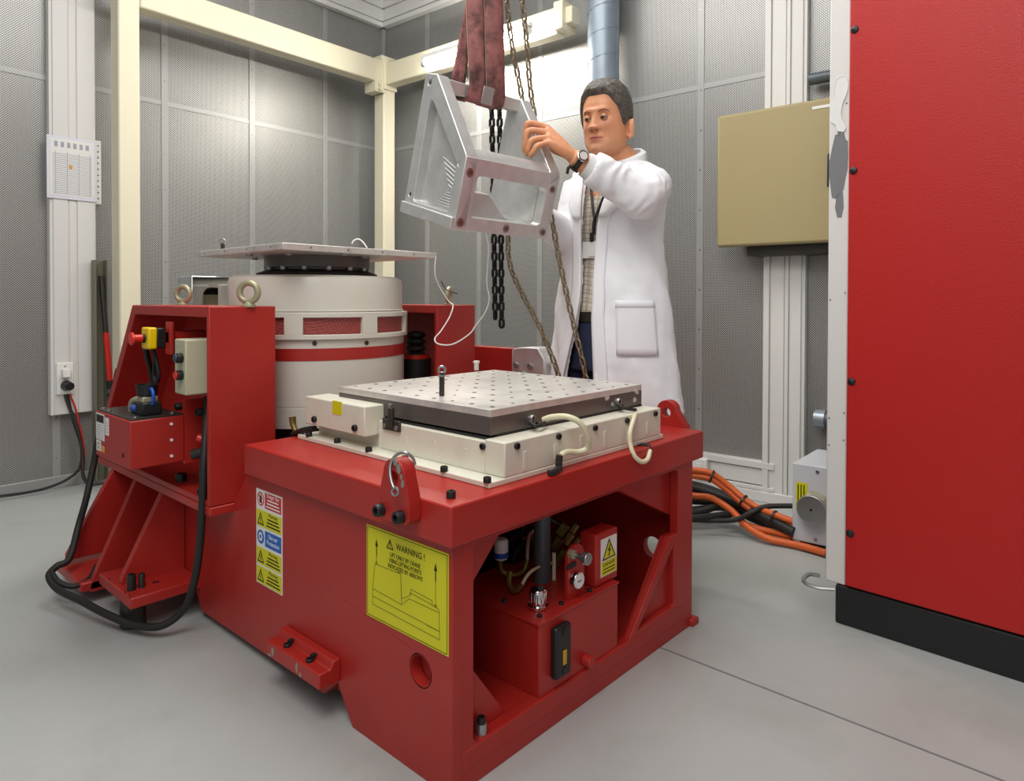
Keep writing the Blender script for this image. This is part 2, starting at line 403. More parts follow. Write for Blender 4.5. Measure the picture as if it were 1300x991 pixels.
# framed acoustic door / jamb on the back wall
d1 = struct('door_1', MB().box((-1.158, YB - .03, 0), (-.968, YB + .002, 2.9)), 'white_metal', bevel=.003)
for x0, x1, d in ((-1.156, -1.128, .045), (-1.124, -1.062, .038), (-1.056, -1.040, .044), (-1.035, -.985, .04), (-.980, -.968, .035)):
    struct('jamb', MB().box((x0, YB - d, .0), (x1, YB - .02, 2.9)), 'white_metal', d1, bevel=.002)
for z0, z1, d in ((.155, .185, .046), (.075, .15, .036), (.052, .07, .046)):
    struct('bottom_rail', MB().box((-1.95, YB - d, z0), (-1.10, YB + .002, z1)), 'white_metal', d1, bevel=.002)
struct('threshold', MB().box((-2.0, YB - .05, 0), (-.96, YB, .05)), 'white_metal', d1, bevel=.003)

# ---- steel gantry frame in front of the walls
g = thing('gantry_frame', (-3.72, 1.395, 0), 'cream painted steel gantry frame of posts and beams along the grey perforated walls', 'frame', fr=FROOM)
for (x, y) in ((-3.77, 1.345), (-3.77, 2.975)):
    obj('post', MB().box((x, y, .012), (x + .1, y + .1, 2.585 if y > 2 else 3.0)), 'post_cream', g, FROOM, .008)
    obj('base_plate', MB().box((x - .04, y - .04, 0), (x + .14, y + .14, .012)), 'post_cream', g, FROOM, .002)
obj('beam', MB().box((-3.77, 1.445, 2.40), (-3.67, 2.975, 2.55)), 'post_cream', g, FROOM, .008)
obj('beam', MB().box((-3.67, 2.985, 2.385), (-2.22, 3.065, 2.535)), 'post_cream', g, FROOM, .008)
for y0, y1, z0, z1 in ((2.90, 2.975, 2.33, 2.40), (2.955, 2.975, 2.33, 2.585)):
    obj('bracket', MB().box((-3.775, y0, z0), (-3.662, y1, z1)), 'post_cream', g, FROOM, .004)
obj('bracket', MB().box((-3.672, 2.97, 2.36), (-3.655, 3.08, 2.58)), 'post_cream', g, FROOM, .003)
obj('end_bracket', MB().box((-2.23, 2.96, 2.40), (-2.17, 3.09, 2.55)), 'post_cream', g, FROOM, .004)
obj('end_bracket', MB().box((-2.20, 2.99, 2.43), (-2.13, 3.07, 2.52)), 'post_cream', g, FROOM, .006)
for y, z in ((2.93, 2.35), (2.93, 2.38), (3.0, 2.40), (3.0, 2.54), (3.05, 2.40), (3.05, 2.54)):
    bolt(g, (-3.655, y, z), (1, 0, 0), .012, .01, 'post_cream', FROOM)

# ---- fluorescent lamp on the back beam
l = thing('fluorescent_lamp', (-2.75, 2.95, 2.45), 'lit fluorescent tube lamp glaring on the back beam behind the chains', 'lamp', fr=FROOM)
obj('housing', MB().box((-3.15, 2.835, 2.405), (-2.30, 2.875, 2.432)), 'white_plastic', l, FROOM, .004)
obj('tube', MB().cyl((-3.12, 2.855, 2.385), (-2.34, 2.855, 2.385), .017, n=14), 'lamp_glow', l, FROOM)
for x in (-3.135, -2.325): obj('end_cap', MB().cyl((x - .015, 2.855, 2.388), (x + .015, 2.855, 2.388), .024, n=14), 'white_plastic', l, FROOM)
for x in (-2.98, -2.46): obj('bracket', MB().box((x - .015, 2.86, 2.425), (x + .015, 2.99, 2.438)), 'white_plastic', l, FROOM)
# ---- spiral duct
du = thing('ventilation_duct', (-1.987, 3.08, 0), 'grey round spiral steel duct rising behind the man in the white coat', 'duct', fr=FROOM)
b = MB(); b.cyl((-1.987, 3.08, .0), (-1.987, 3.08, 3.4), .084, n=32); obj('pipe', b, 'duct_metal', du, FROOM)
b = MB(); hel = [(-1.987 + .085 * cos(t * .5), 3.08 + .085 * sin(t * .5), t * .0105) for t in range(0, 323)]
b.tube(hel, .0028, 5, 1); obj('spiral_seam', b, 'duct_metal', du, FROOM)
for z in (1.93, 2.62): obj('joint_band', MB().ring(.083, .090, z, z + .035, (-1.987, 3.08, 0), 32), 'duct_metal', du, FROOM)

# ---- beige wall cabinet
c = thing('wall_cabinet', (-1.0, YB, 1.19), 'beige painted steel wall cabinet hung beside the red cabinet', 'cabinet', fr=FROOM)
obj('body', MB().box((-1.29, 3.06, 1.21), (-.50, YB - .02, 1.785)), 'beige_paint', c, FROOM, .012)
dr = obj('door', MB().box((-1.322, 3.019, 1.192), (-.48, 3.055, 1.80)), 'beige_paint', c, FROOM, .012)
obj('name_plate', MB().box((-.895, 3.017, 1.757), (-.82, 3.020, 1.769)), 'label_white', dr, FROOM)
obj('handle', MB().box((-.828, 2.995, 1.42), (-.81, 3.02, 1.56)), 'black_plastic', dr, FROOM, .006, 'black pull handle')
obj('mounting_bracket', MB().box((-1.2, 3.08, 1.15), (-.55, YB - .005, 1.21)), 'dark_steel', c, FROOM, .003)

# ---- big red control cabinet
YC = 2.066
c = thing('control_cabinet', (-.2, YC + .3, 0), 'tall red control cabinet with white corner post and black plinth', 'cabinet', fr=FCAB)
obj('body', MB().box((-.77, YC + .012, .115), (1.25, YC + .75, 2.2)), 'white_metal', c, FCAB, .004)
cp = obj('corner_post', MB().box((-.776, YC, .115), (-.7185, YC + .03, 2.2)), 'white_metal', c, FCAB, .004)
sp = obj('side_panel', MB().box((-.7165, YC - .008, .119), (1.25, YC + .014, 2.2)), 'red_panel', c, FCAB, .003)
obj('plinth', MB().box((-.746, YC - .004, 0), (1.25, YC + .7, .113)), 'black_paint', c, FCAB, .006)
for z in (1.718, 1.315, .708, .268):
    k = MB(); k.lathe([(.0125, 0), (.0125, .004), (.010, .010), (.004, .013), (.0001, .0133)], n=16)
    me, _ = mesh_of('panel_bolt', k, 'black_plastic'); place('panel_bolt', me, FCAB @ dirm((-.7035, YC - .008, z + .006), (0, -1, 0)), sp)
for z in (1.50, .52, .95, .60):
    bolt(cp, (-.768, YC, z), (0, -1, 0), .0022, .0015, 'dark_steel', FCAB, 'screw'); bolt(cp, (-.726, YC, z + .02), (0, -1, 0), .002, .0015, 'dark_steel', FCAB, 'screw')
# paint that has come off the corner post, and the loose film above it
pk = [(-.766, 1.40), (-.758, 1.435), (-.744, 1.432), (-.734, 1.44), (-.728, 1.415), (-.722, 1.41), (-.721, 1.37), (-.722, 1.33), (-.728, 1.30), (-.733, 1.27), (-.742, 1.265), (-.752, 1.245), (-.766, 1.25), (-.770, 1.28), (-.774, 1.31), (-.774, 1.36)]
b = MB(); b.prism(pk, XZ, YC - .0006, YC + .0003)
b.prism([(-.752, 1.26), (-.735, 1.268), (-.732, 1.22), (-.738, 1.19), (-.750, 1.19), (-.757, 1.22)], XZ, YC - .0006, YC + .0003)
b.prism([(-.752, 1.43), (-.742, 1.43), (-.738, 1.452), (-.75, 1.449)], XZ, YC - .0006, YC + .0003)
obj('bare_patch', b, 'primer_grey', cp, FCAB, label='grey patch where the white paint has come off')
fl = [(-.769, 1.52), (-.762, 1.545), (-.757, 1.59), (-.742, 1.60), (-.728, 1.595), (-.722, 1.57), (-.727, 1.545), (-.738, 1.52), (-.742, 1.49), (-.735, 1.465), (-.728, 1.45), (-.734, 1.438), (-.754, 1.443), (-.757, 1.462), (-.771, 1.472)]
b = MB(); b.prism(fl, XZ, YC - .003, YC - .0004); obj('loose_film', b, 'white_trim', cp, FCAB, .001, 'white film curling off the post')
b = MB(); b.tube([(x, YC - .003, z) for x, z in fl[1:12]], .0011, 5, 3); obj('film_edge', b, 'white_trim', cp, FCAB)
obj('hook', MB().tube([(-.80, YC + .02, .115), (-.825, YC + .0, .118), (-.828, YC - .03, .105), (-.79, YC - .03, .098), (-.745, YC - .01, .10)], .006, 8, 5), 'steel', c, FCAB, label='small bent wire hook')

# ---- grey box with the big hexagon nut, and two pipe stubs behind the cabinet
jb = thing('junction_box', (-.70, 2.75, 0), 'pale grey floor box with big hexagonal metal nut beside red cabinet', 'box', fr=FROOM)
obj('body', MB().box((-.852, 2.665, .03), (-.45, 2.98, .325)), 'grey_white', jb, FROOM, .003)
for x in (-.83, -.50): obj('foot', MB().box((x, 2.69, 0), (x + .04, 2.95, .03)), 'dark_steel', jb, FROOM)
lb = obj('label', MB().box((-.838, 2.6635, .145), (-.796, 2.6655, .255)), 'yellow_label', jb, FROOM)
b = MB()
for k in range(3): b.box((-.832 + k * .011, 2.6628, .153), (-.828 + k * .011, 2.6636, .247))
obj('printed_lines', b, 'ink', lb, FROOM)
nx, nz = -.765, .175
b = MB(); b.tube([(nx, 2.665, nz), (nx, 2.615, nz)], .060, 6, 1); obj('hexagon_nut', b, 'olive_zinc', jb, FROOM, .004)
b = MB(); b.cyl((nx, 2.615, nz), (nx, 2.603, nz), .054, .052, 32); k = obj('nut_cap', b, 'steel', jb, FROOM, .002)
obj('centre_hole', MB().cyl((nx, 2.6035, nz), (nx, 2.6025, nz), .005), 'hole_dark', k, FROOM)
for x, z in ((-.76, .305), (-.765, .05)): bolt(jb, (x, 2.665, z), (0, -1, 0), .007, .004, 'steel', FROOM)
p = thing('pipe_stub', (-.80, 3.15, .42), 'short dark pipe with threaded collar above the grey floor box', 'pipe', fr=FROOM)
obj('pipe', MB().cyl((-.88, 3.17, .42), (-.3, 3.17, .42), .034), 'grey_pipe', p, FROOM); obj('collar', MB().cyl((-.915, 3.17, .42), (-.87, 3.17, .42), .040), 'galvanised', p, FROOM)
tag(obj('pipe', MB().cyl((-.95, 3.16, 1.93), (-.3, 3.16, 1.93), .026), 'grey_pipe', None, FROOM), 'dark horizontal pipe above the beige wall cabinet', 'pipe')

# ---- floor cables at the back right
def cable(name, pts, r, m, label, cat='cable', group=None, n=10, sub=8, fr=I4):
    return tag(obj(name, MB().tube(pts, r, n, sub), m, None, fr), label, cat, group)
def pair(pts, off, r, m, label, label2, clips=()):
    cable('conduit', pts, r, m, label, 'conduit', None)
    cable('conduit', [Vector(p) + Vector(off) for p in pts], r, m, label2, 'conduit', None)
P = [at(860, 596, 2.86), at(886, 597, 2.84), at(905, 601, 2.82), at(925, 615, 2.80), at(945, 632, 2.76), at(965, 645, 2.72), at(985, 653, 2.66), at(1010, 662, 2.62), at(1040, 668, 2.60)]
pair(P, (0, 0, -.024), .0125, 'orange_cable', 'upper of the two orange conduits arching over the black cables', 'lower of the two orange conduits arching over the black cables')
for i in (2, 4, 6):
    t = (P[i + 1] - P[i - 1]).normalized(); q = P[i] - Vector((0, 0, .012))
    tag(obj('cable_tie', MB().ring(.024, .028, -.004, .004, n=16), 'black_plastic'), 'black cable tie round the arching orange conduits, ' + {2: 'nearest the white socket', 4: 'the middle one', 6: 'nearest the grey floor box'}[i], 'cable tie').matrix_world = dirm(q, t)
P = [at(860, 628, 2.90), at(886, 630, 2.88), at(906, 633, 2.84), at(930, 648, 2.78), at(950, 668, 2.70), at(975, 683, 2.64), at(1005, 692, 2.60), at(1030, 704, 2.55), at(1052, 716, 2.50)]
for p in P: p.z = max(p.z, .018)
cable('conduit', P, .014, 'orange_cable', 'orange conduit lying nearest on the floor below the grey box', 'conduit')
P2 = [at(942, 664, 2.73), at(965, 672, 2.70), at(985, 680, 2.66), at(1008, 688, 2.62), at(1050, 700, 2.58)]
for p in P2: p.z = max(p.z, .04)
cable('conduit', P2, .013, 'orange_cable', 'short orange conduit running under the black cables to the grey box', 'conduit')
lab = ['thick black cable crossing under the orange conduits', 'black cable curving up to the grey floor box', 'black cable coil lying on the floor by the red base', 'black cable at the back of the bundle along the wall', 'dark grey cable lowest in the bundle by the red base', 'black cable with blue sheen beside the orange conduits']
for k, (pts, r) in enumerate((
    ([(870, 617, 2.95), (905, 626, 2.90), (940, 640, 2.80), (970, 655, 2.70), (1010, 676, 2.6)], .020),
    ([(870, 660, 2.75), (905, 661, 2.74), (935, 660, 2.72), (955, 651, 2.70), (975, 643, 2.70), (1012, 642, 2.68)], .010),
    ([(862, 655, 2.80), (890, 650, 2.82), (915, 641, 2.84), (930, 640, 2.84), (932, 650, 2.80), (915, 655, 2.76), (888, 658, 2.74), (862, 660, 2.74)], .016),
    ([(870, 613, 3.0), (900, 620, 2.98), (940, 636, 2.90), (980, 652, 2.80), (1012, 668, 2.70)], .016),
    ([(862, 650, 2.84), (895, 646, 2.86), (925, 645, 2.86), (960, 660, 2.78), (1010, 682, 2.66)], .014),
    ([(862, 636, 2.92), (895, 637, 2.90), (920, 640, 2.88), (950, 655, 2.80), (1008, 678, 2.68)], .014))):
    pp = [at(*p) for p in pts]
    for p in pp: p.z = max(p.z, r + .002)
    cable('black_cable', pp, r, 'black_rubber', lab[k])
so = thing('wall_socket', (-1.40, YB - .05, .12), 'small white wall socket low on the door rail behind the red base', 'socket', fr=FROOM)
obj('housing', MB().box((-1.50, YB - .075, .085), (-1.42, YB - .046, .165)), 'white_plastic', so, FROOM, .006)
obj('switch', MB().box((-1.475, YB - .08, .11), (-1.445, YB - .073, .14)), 'white_plastic', so, FROOM, .002)

# ---- left wall bits
so = thing('wall_socket', (XL + .06, 1.184, .55), 'white double wall socket with black plug on the left cable trunking', 'socket', fr=FROOM)
obj('plate', MB().box((XL + .050, 1.148, .471), (XL + .066, 1.221, .628)), 'white_plastic', so, FROOM, .004)
obj('white_plug', MB().box((XL + .066, 1.165, .555), (XL + .10, 1.20, .60)), 'white_plastic', so, FROOM, .005)
obj('black_plug', MB().cyl((XL + .066, 1.188, .515), (XL + .12, 1.188, .515), .026, .02, 18), 'black_plastic', so, FROOM, .003, 'round black plug')
for k in (.49, .61): bolt(so, (XL + .066, 1.184, k), (1, 0, 0), .004, .002, 'steel', FROOM, 'screw')
RI = FROOM.inverted()
def q(px, py, d):
    r = RI @ (at(px, py, 1) - Vector((0, 0, CAM_H))); r2 = r * ((XL + .05 + (3.55 - d) * .12) / r.x); v = FROOM @ Vector((r2.x, r2.y, r2.z)); v.z += CAM_H; v.z = max(v.z, .009); return v
cable('mains_lead', [q(80, 480, 3.55), q(84, 500, 3.5), q(92, 535, 3.45), q(102, 570, 3.4), q(100, 595, 3.36), q(85, 610, 3.36), q(60, 621, 3.38), q(30, 628, 3.42), q(-15, 634, 3.4)], .0065, 'black_rubber', 'thin dark mains lead looping from socket and along the left wall')
cable('mains_lead', [q(79, 488, 3.52), q(84, 510, 3.48), q(97, 545, 3.40), q(104, 580, 3.34), q(104, 605, 3.30), q(112, 628, 3.2), q(124, 637, 3.1), q(150, 634, 2.9)], .008, 'dark_steel', 'grey mains lead hanging from the socket to behind the red gussets')
cable('mains_lead', [q(82, 474, 3.54), q(85, 482, 3.52), q(87, 500, 3.5), q(95, 520, 3.47), q(104, 560, 3.42), q(106, 585, 3.40), q(100, 600, 3.38)], .004, 'red_plastic', 'thin red lead hanging from the left wall socket')
pa = thing('paper_sheet', (XL + .06, 1.22, 1.44), 'printed table sheet in clear sleeve pinned to the white trunking', 'paper', fr=FROOM)
obj('sleeve', MB().box((XL + .054, 1.114, 1.436), (XL + .058, 1.332, 1.743)), 'paper', pa, FROOM, .001)
sh = obj('sheet', MB().box((XL + .058, 1.128, 1.452), (XL + .0595, 1.318, 1.732)), 'label_white', pa, FROOM)
b = MB()
for k in range(22): b.box((XL + .0592, 1.138, 1.462 + k * .0092), (XL + .0602, 1.308, 1.4645 + k * .0092))
for k in range(6): b.box((XL + .0592, 1.146 + k * .027, 1.69), (XL + .0602, 1.160 + k * .027, 1.716))
for y in (1.15, 1.2, 1.25, 1.3): b.box((XL + .0592, y, 1.46), (XL + .0602, y + .0015, 1.67))
obj('printed_table', b, 'print_grey', sh, FROOM)
obj('orange_mark', MB().box((XL + .0595, 1.208, 1.588), (XL + .0606, 1.222, 1.606)), 'orange_mark', sh, FROOM)
b = MB(); b.prism(rrect(1.334, 1.432, 1.362, 1.757, .004), YZ, XL + .02, XL + .026, [circ(1.348, 1.46 + k * .03, .005, 10) for k in range(10)])
tag(obj('punched_strip', b, 'white_plastic', None, FROOM), 'white punched plastic strip at the right edge of the pinned sheet', 'strip')
ch = MB()
for a, bb in (((-3.90, 1.300, .02), (-3.85, 1.306, 1.14)), ((-3.90, 1.352, .02), (-3.85, 1.358, 1.14)), ((-3.905, 1.300, .02), (-3.898, 1.358, 1.14))): ch.box(a, bb)
tag(obj('steel_channel', ch, 'channel_metal', None, FROOM, .001), 'tall dull metal channel leaning by the left gantry post', 'channel')
po = thing('pole', (-3.86, 1.36, 0), 'red and black striped pole leaning in the metal channel', 'pole', fr=FROOM)
A_, B_ = Vector((-3.865, 1.332, 1.06)), Vector((-3.80, 1.385, 0.0))
def seg(name, t0, t1, r, m): obj(name, MB().cyl(A_.lerp(B_, t0), A_.lerp(B_, t1), r, n=14), m, po, FROOM)
seg('grey_shaft', 0, .27, .012, 'dark_steel'); seg('red_shaft', .27, .50, .014, 'red_plastic'); seg('grip', .50, .70, .017, 'black_rubber')
for t in (.54, .60, .66): seg('grip_band', t, t + .02, .0175, 'grey_pipe')
seg('red_end', .70, .84, .015, 'red_plastic'); seg('end_shaft', .84, 1, .012, 'dark_steel')

# ================================================================== MACHINE
def _ray(px, py):
    a = at(px, py, 1.0); return a - Vector((0, 0, CAM_H))
def pX(px, py, X): d = _ray(px, py); return Vector((0, 0, CAM_H)) + d * (X / d.x)
def pY(px, py, Y): d = _ray(px, py); return Vector((0, 0, CAM_H)) + d * (Y / d.y)
def pZ(px, py, Z): d = _ray(px, py); return Vector((0, 0, CAM_H)) + d * ((Z - CAM_H) / d.z)

XF, YN, YF = -.94, .845, 1.834
base = thing('machine_base', (-1.5, 1.34, 0), 'heavy red welded steel machine base carrying the cream slip table and barrel', 'machine base')
obj('table_slab', MB().box((-1.752, YN, .486), (XF, YF, .565)), 'red_paint', base, bevel=.004)
fp = [(-1.765, .488), (-1.855, .385), (-2.10, .362), (-2.10, .07), (-2.062, .022), (-1.40, .03), (-1.345, .078), (-1.285, .0), (-.957, .0), (-.957, .488)]
b = MB(); b.prism(fp, XZ, .865, .89, [circ(-1.052, .212, .031, 28)]); obj('front_panel', b, 'red_paint', base, bevel=.002)
b = MB(); b.ring(.0305, .034, -.025, .0, n=28); b.cyl((0, 0, -.03), (0, 0, -.027), .033, n=20)
o = obj('hole_liner', b, 'red_paint', base)
o.matrix_local = MW[base].inverted() @ dirm((-1.052, .88, .212), (0, -1, 0))
b = MB(); b.prism([(-1.765, .488), (-1.855, .385), (-2.10, .362), (-2.10, .03), (-.986, .0), (-.986, .487)], XZ, 1.775, 1.80, [circ(-1.075, .205, .032, 28)]); obj('back_panel', b, 'red_paint', base, bevel=.002)
b = MB(); b.prism(rect(.89, 0, 1.80, .487), YZ, -.985, -.957, [rrect(.919, .078, 1.717, .472, .018)]); obj('end_frame', b, 'red_paint', base, bevel=.002)
obj('gusset', MB().prism([(.915, .475), (1.035, .475), (.915, .355)], YZ, -1.0, -.985), 'red_paint', base)
obj('gusset', MB().prism([(.915, .075), (.915, .245), (1.04, .075)], YZ, -1.0, -.985), 'red_paint', base)
obj('gusset', MB().prism([(1.42, .478), (1.72, .478), (1.72, .335)], YZ, -1.01, -.985), 'red_paint', base)
b = MB(); b.prism([(1.50, .078), (1.717, .078), (1.717, .285), (1.675, .285)], YZ, -.99, -.975); obj('gusset', b, 'red_paint', base)
b = MB(); b.prism([(1.465, .07), (1.717, .07), (1.717, .29), (1.675, .29)], YZ, -.978, -.957, [[(1.512, .09), (1.695, .09), (1.695, .262)]]); obj('gusset_rim', b, 'red_paint', base, bevel=.003)
obj('bottom_plate', MB().box((-2.05, .89, .035), (-.956, 1.775, .077)), 'red_paint', base, bevel=.003)
obj('bulkhead', MB().box((-1.66, .89, .077), (-1.64, 1.775, .487)), 'red_paint', base)
obj('foot_pad', MB().box((-1.0, 1.785, 0), (-.945, 1.822, .02)), 'red_paint', base, bevel=.003)
bolt(base, (-.972, .955, .078), (0, 0, 1), .012, .022, 'steel'); bolt(base, (-.972, .955, .1), (0, 0, 1), .009, .012, 'black_plastic')
bolt(base, (-.985, .885, .565), (0, 0, 1), .0095, .014, 'black_plastic')
# step bracket low on the front
sb = obj('step_bracket', MB().prism([(.81, .087), (.865, .087), (.865, .140), (.846, .138), (.838, .122), (.81, .122)], YZ, -1.567, -1.332), 'red_paint', base, bevel=.003)
for x in (-1.50, -1.40):
    bolt(sb, (x, .828, .122), (0, 0, 1), .009, .007, 'black_plastic'); obj('cut_out', MB().prism([(.832, .1225), (.845, .1345), (.832, .1345)], YZ, x - .006, x + .006), 'hole_dark', sb)
for x0, x1, z0, z1 in ((-1.545, -1.528, .09, .118), (-1.43, -1.42, .089, .12), (-1.56, -1.54, .087, .096), (-1.415, -1.405, .087, .1)):
    n = 7; cx, cz = (x0 + x1) / 2, (z0 + z1) / 2
    pts = [(cx + (x1 - x0) * .5 * random.uniform(.6, 1.2) * cos(2 * pi * k / n), cz + (z1 - z0) * .5 * random.uniform(.6, 1.1) * sin(2 * pi * k / n)) for k in range(n)]
    obj('paint_chip', MB().prism(pts, XZ, .8095, .8102), 'chip_metal', sb)
# lifting lugs
def lug(x0, x1, y0, y1, ztop, zb, bolts):
    xm = (x0 + x1) / 2; w = (x1 - x0) / 2; zc = ztop - .03
    out = [(x0, zb), (x1 - .012, zb), (x1, zb + .012), (x1, zc - .045)] + [(xm + .033 * cos(t), zc + .03 * sin(t)) for t in [pi * k / 10 for k in range(11)]] + [(x0, zc - .045)]
    l = obj('lifting_lug', MB().prism(out, XZ, y0, y1, [circ(xm, zc - .008, .014, 18)]), 'red_paint', base, bevel=.003)
    for x, z in bolts: bolt(l, (x, y0, z), (0, -1, 0), .0125, .016, 'black_plastic')
    return l
pl = [pY(481, 650, .815), pY(519, 668, .815), pY(505, 586, .82)]
lg = lug(pl[0].x, pl[1].x, .815, YN, pl[2].z + .004, pY(500, 665, .815).z, ((pY(485, 648, .815).x, pY(485, 648, .815).z), (pY(510, 657, .815).x, pY(510, 657, .815).z)))
for (x, z, r) in ((pl[1].x - .03, pl[2].z - .012, .009), (pl[1].x - .022, pl[2].z - .028, .006), (pl[1].x - .018, pl[2].z - .04, .007), (pl[1].x - .042, pl[2].z - .001, .008)):
    obj('paint_chip', MB().prism([(x + r * random.uniform(.5, 1) * cos(k), z + r * 1.4 * random.uniform(.6, 1) * sin(k)) for k in range(7)], XZ, .8142, .8152), 'chip_metal', lg)
lug(-1.13, -1.0, YF, YF + .03, .642, .50, ())
# shelf flange, gussets and feet on the left
obj('shelf_flange', MB().box((-2.80, .80, .361), (-1.852, 1.79, .385)), 'red_paint', base, bevel=.003)
obj('pedestal_panel', MB().box((-2.78, .87, .06), (-2.10, .89, .361)), 'red_paint', base)
obj('pedestal_panel', MB().box((-2.78, 1.77, .06), (-2.10, 1.79, .361)), 'red_paint', base)
obj('pedestal_panel', MB().box((-2.78, .89, .06), (-2.76, 1.77, .361)), 'red_paint', base)
for x, yt, zb in ((-2.625, .665, .085), (-2.415, .672, .04), (-2.20, .692, .115)):
    b = MB(); b.prism([(.802, .361), (.87, .361), (.87, zb), (yt, zb), (yt, zb + .02)], YZ, x - .011, x + .011); obj('gusset', b, 'red_paint', base, bevel=.003)
f1 = obj('foot_plate', MB().box((-2.335, .676, .085), (-2.07, .87, .117)), 'red_paint', base, bevel=.004)
q = pZ(165, 752, .117); bolt(f1, q, (0, 0, 1), .012, .045, 'black_plastic'); bolt(f1, q + Vector((.002, .026, 0)), (0, 0, 1), .009, .04, 'dark_steel')
bolt(f1, pZ(196, 742, .117) - Vector((0, 0, .001)), (0, 0, 1), .009, .002, 'hole_dark', name='thread_hole')
for px, py in ((137, 735), (157, 752), (163, 757)):
    q = pY(px, py + 3, .676); bolt(f1, q, (0, -1, 0), .004, .001, 'hole_dark', name='thread_hole')
obj('foot_plate', MB().box((-2.66, .648, .045), (-2.404, .87, .073)), 'red_paint', base, bevel=.004)
obj('levelling_foot', MB().cyl((-2.17, .715, 0), (-2.17, .715, .085), .034, n=28), 'dark_steel', base, bevel=.003, label='dark steel levelling foot')
obj('levelling_foot', MB().cyl((-2.55, .73, 0), (-2.55, .73, .045), .034, n=28), 'dark_steel', base, bevel=.003)
# ---- safety sticker strip
YS = .8638
st = obj('safety_sticker', MB().box((-1.722, YS, .205), (-1.589, .8652, .452)), 'label_white', base, label='strip of five safety signs in red, yellow and blue')
S = lambda x, z: signm((x, YS - .0004, z), (1, 0, 0), (0, 0, 1))
def fixed(name, b, m, M, parent): return place(name, mesh_local(name, b, m), M, parent)
def mesh_local(name, b, m):
    me = bpy.data.meshes.new(name); me.from_pydata(b.v, [], b.f)
    bm = bmesh.new(); bm.from_mesh(me); bmesh.ops.recalc_face_normals(bm, faces=bm.faces); bm.to_mesh(me); bm.free()
    me.materials.append(MAT[m]); return me
hs = .0494
for k, (c1, t0) in enumerate((('label_red', 'Danger Site'), ('yellow_label', 'Warning'), ('label_blue', 'Use ear\nProtection'), ('yellow_label', 'Warning'), ('yellow_label', 'Warning'))):
    z = .452 - hs * (k + 1)
    if c1 == 'yellow_label': fixed('sign_panel', poly(rect(.003, .003, .130, hs - .003)), c1, S(-1.722, z), st)
    else:
        fixed('sign_panel', poly(rect(.047, .005, .129, hs - .004)), c1, S(-1.722, z), st)
        ringm = MB(); ringm.prism(circ(.024, .025, .018, 24), XY, 0, .0003, [circ(.024, .025, .0145, 24)] if k == 0 else []); fixed('sign_symbol', ringm, c1, S(-1.722, z), st)
    top = Matrix.Translation((0, 0, .0004))
    if k == 0:
        fixed('sign_symbol', poly([(.018, .016), (.028, .014), (.031, .022), (.030, .033), (.0275, .033), (.027, .027), (.026, .036), (.0235, .036), (.023, .027), (.0215, .034), (.019, .033), (.0195, .024), (.016, .026)]), 'ink', S(-1.722, z), st)
        fixed('sign_symbol', lines([((.013, .037), (.035, .013))], .003), 'label_red', S(-1.722, z) @ top, st)
    elif k == 2:
        fixed('sign_symbol', poly([(.017, .015), (.031, .015), (.031, .020), (.034, .024), (.033, .031), (.028, .037), (.020, .037), (.0155, .031), (.0145, .024), (.017, .020)]), 'label_white', S(-1.722, z) @ top, st)
        fixed('sign_symbol', poly(circ(.0245, .026, .005, 12)), 'label_blue', S(-1.722, z) @ top @ top, st)
    else:
        tri = MB(); tri.prism([(.007, .008), (.042, .008), (.0245, .041)], XY, 0, .0003, [[(.0125, .0112), (.0365, .0112), (.0245, .0345)]]); fixed('sign_symbol', tri, 'ink', S(-1.722, z) @ top, st)
        sy = lines([((.0245, .027), (.0245, .0175)), ((.0245, .0142), (.0245, .0138))], .0028) if k != 3 else lines(polyline([(.026, .028), (.0225, .021), (.0265, .0205), (.0235, .0135)]), .0022)
        fixed('sign_symbol', sy, 'ink', S(-1.722, z) @ top, st)
    cm = 'label_white' if k in (0, 2) else 'ink'
    text('lettering', t0, .0145 if k != 2 else .0165, S(-1.722 + .088, z + (.035 if k != 2 else .029)) @ top, st, cm, 'CENTER', sx=.9)
    if k != 2:
        b = MB()
        for r in range(3): b.prism(rect(.060 - r * .003, .0265 - r * .0085, .116 + r * .004, .0300 - r * .0085), XY, 0, .0003)
        fixed('small_print', b, cm, S(-1.722, z) @ top, st)
# ---- big yellow warning plate
wp = obj('warning_plate', MB().box((-1.231, YS, .269), (-.968, .8652, .466)), 'yellow_label', base, label='large yellow lifting warning plate with line drawing')
W0 = S(-1.231, .269)
fixed('border', lines(polyline(rect(.004, .004, .259, .193), True), .0009), 'ink', W0, wp)
text('lettering', 'WARNING !', .0185, W0 @ Matrix.Translation((.102, .166, 0)), wp, 'ink', sx=.92)
text('lettering', 'LIFT ONLY BY CRANE\nUSING LIFTING POINTS\nINDICATED BY ARROWS', .0125, W0 @ Matrix.Translation((.131, .147, 0)), wp, 'ink', 'CENTER', sx=.80)
tri = MB(); tri.prism([(.070, .162), (.094, .162), (.082, .183)], XY, 0, .0003, [[(.0737, .1642), (.0903, .1642), (.082, .1787)]]); fixed('sign_symbol', tri, 'ink', W0, wp)
fixed('sign_symbol', lines([((.082, .175), (.082, .1705)), ((.082, .168), (.082, .1677))], .0018), 'ink', W0, wp)
for x, y0, y1 in ((.036, .137, .172), (.226, .135, .170)):
    fixed('arrow', poly([(x - .0045, y1 - .015), (x + .0045, y1 - .015), (x, y1)]), 'ink', W0, wp); fixed('arrow', lines([((x, y0), (x, y1 - .014))], .0026), 'ink', W0, wp)
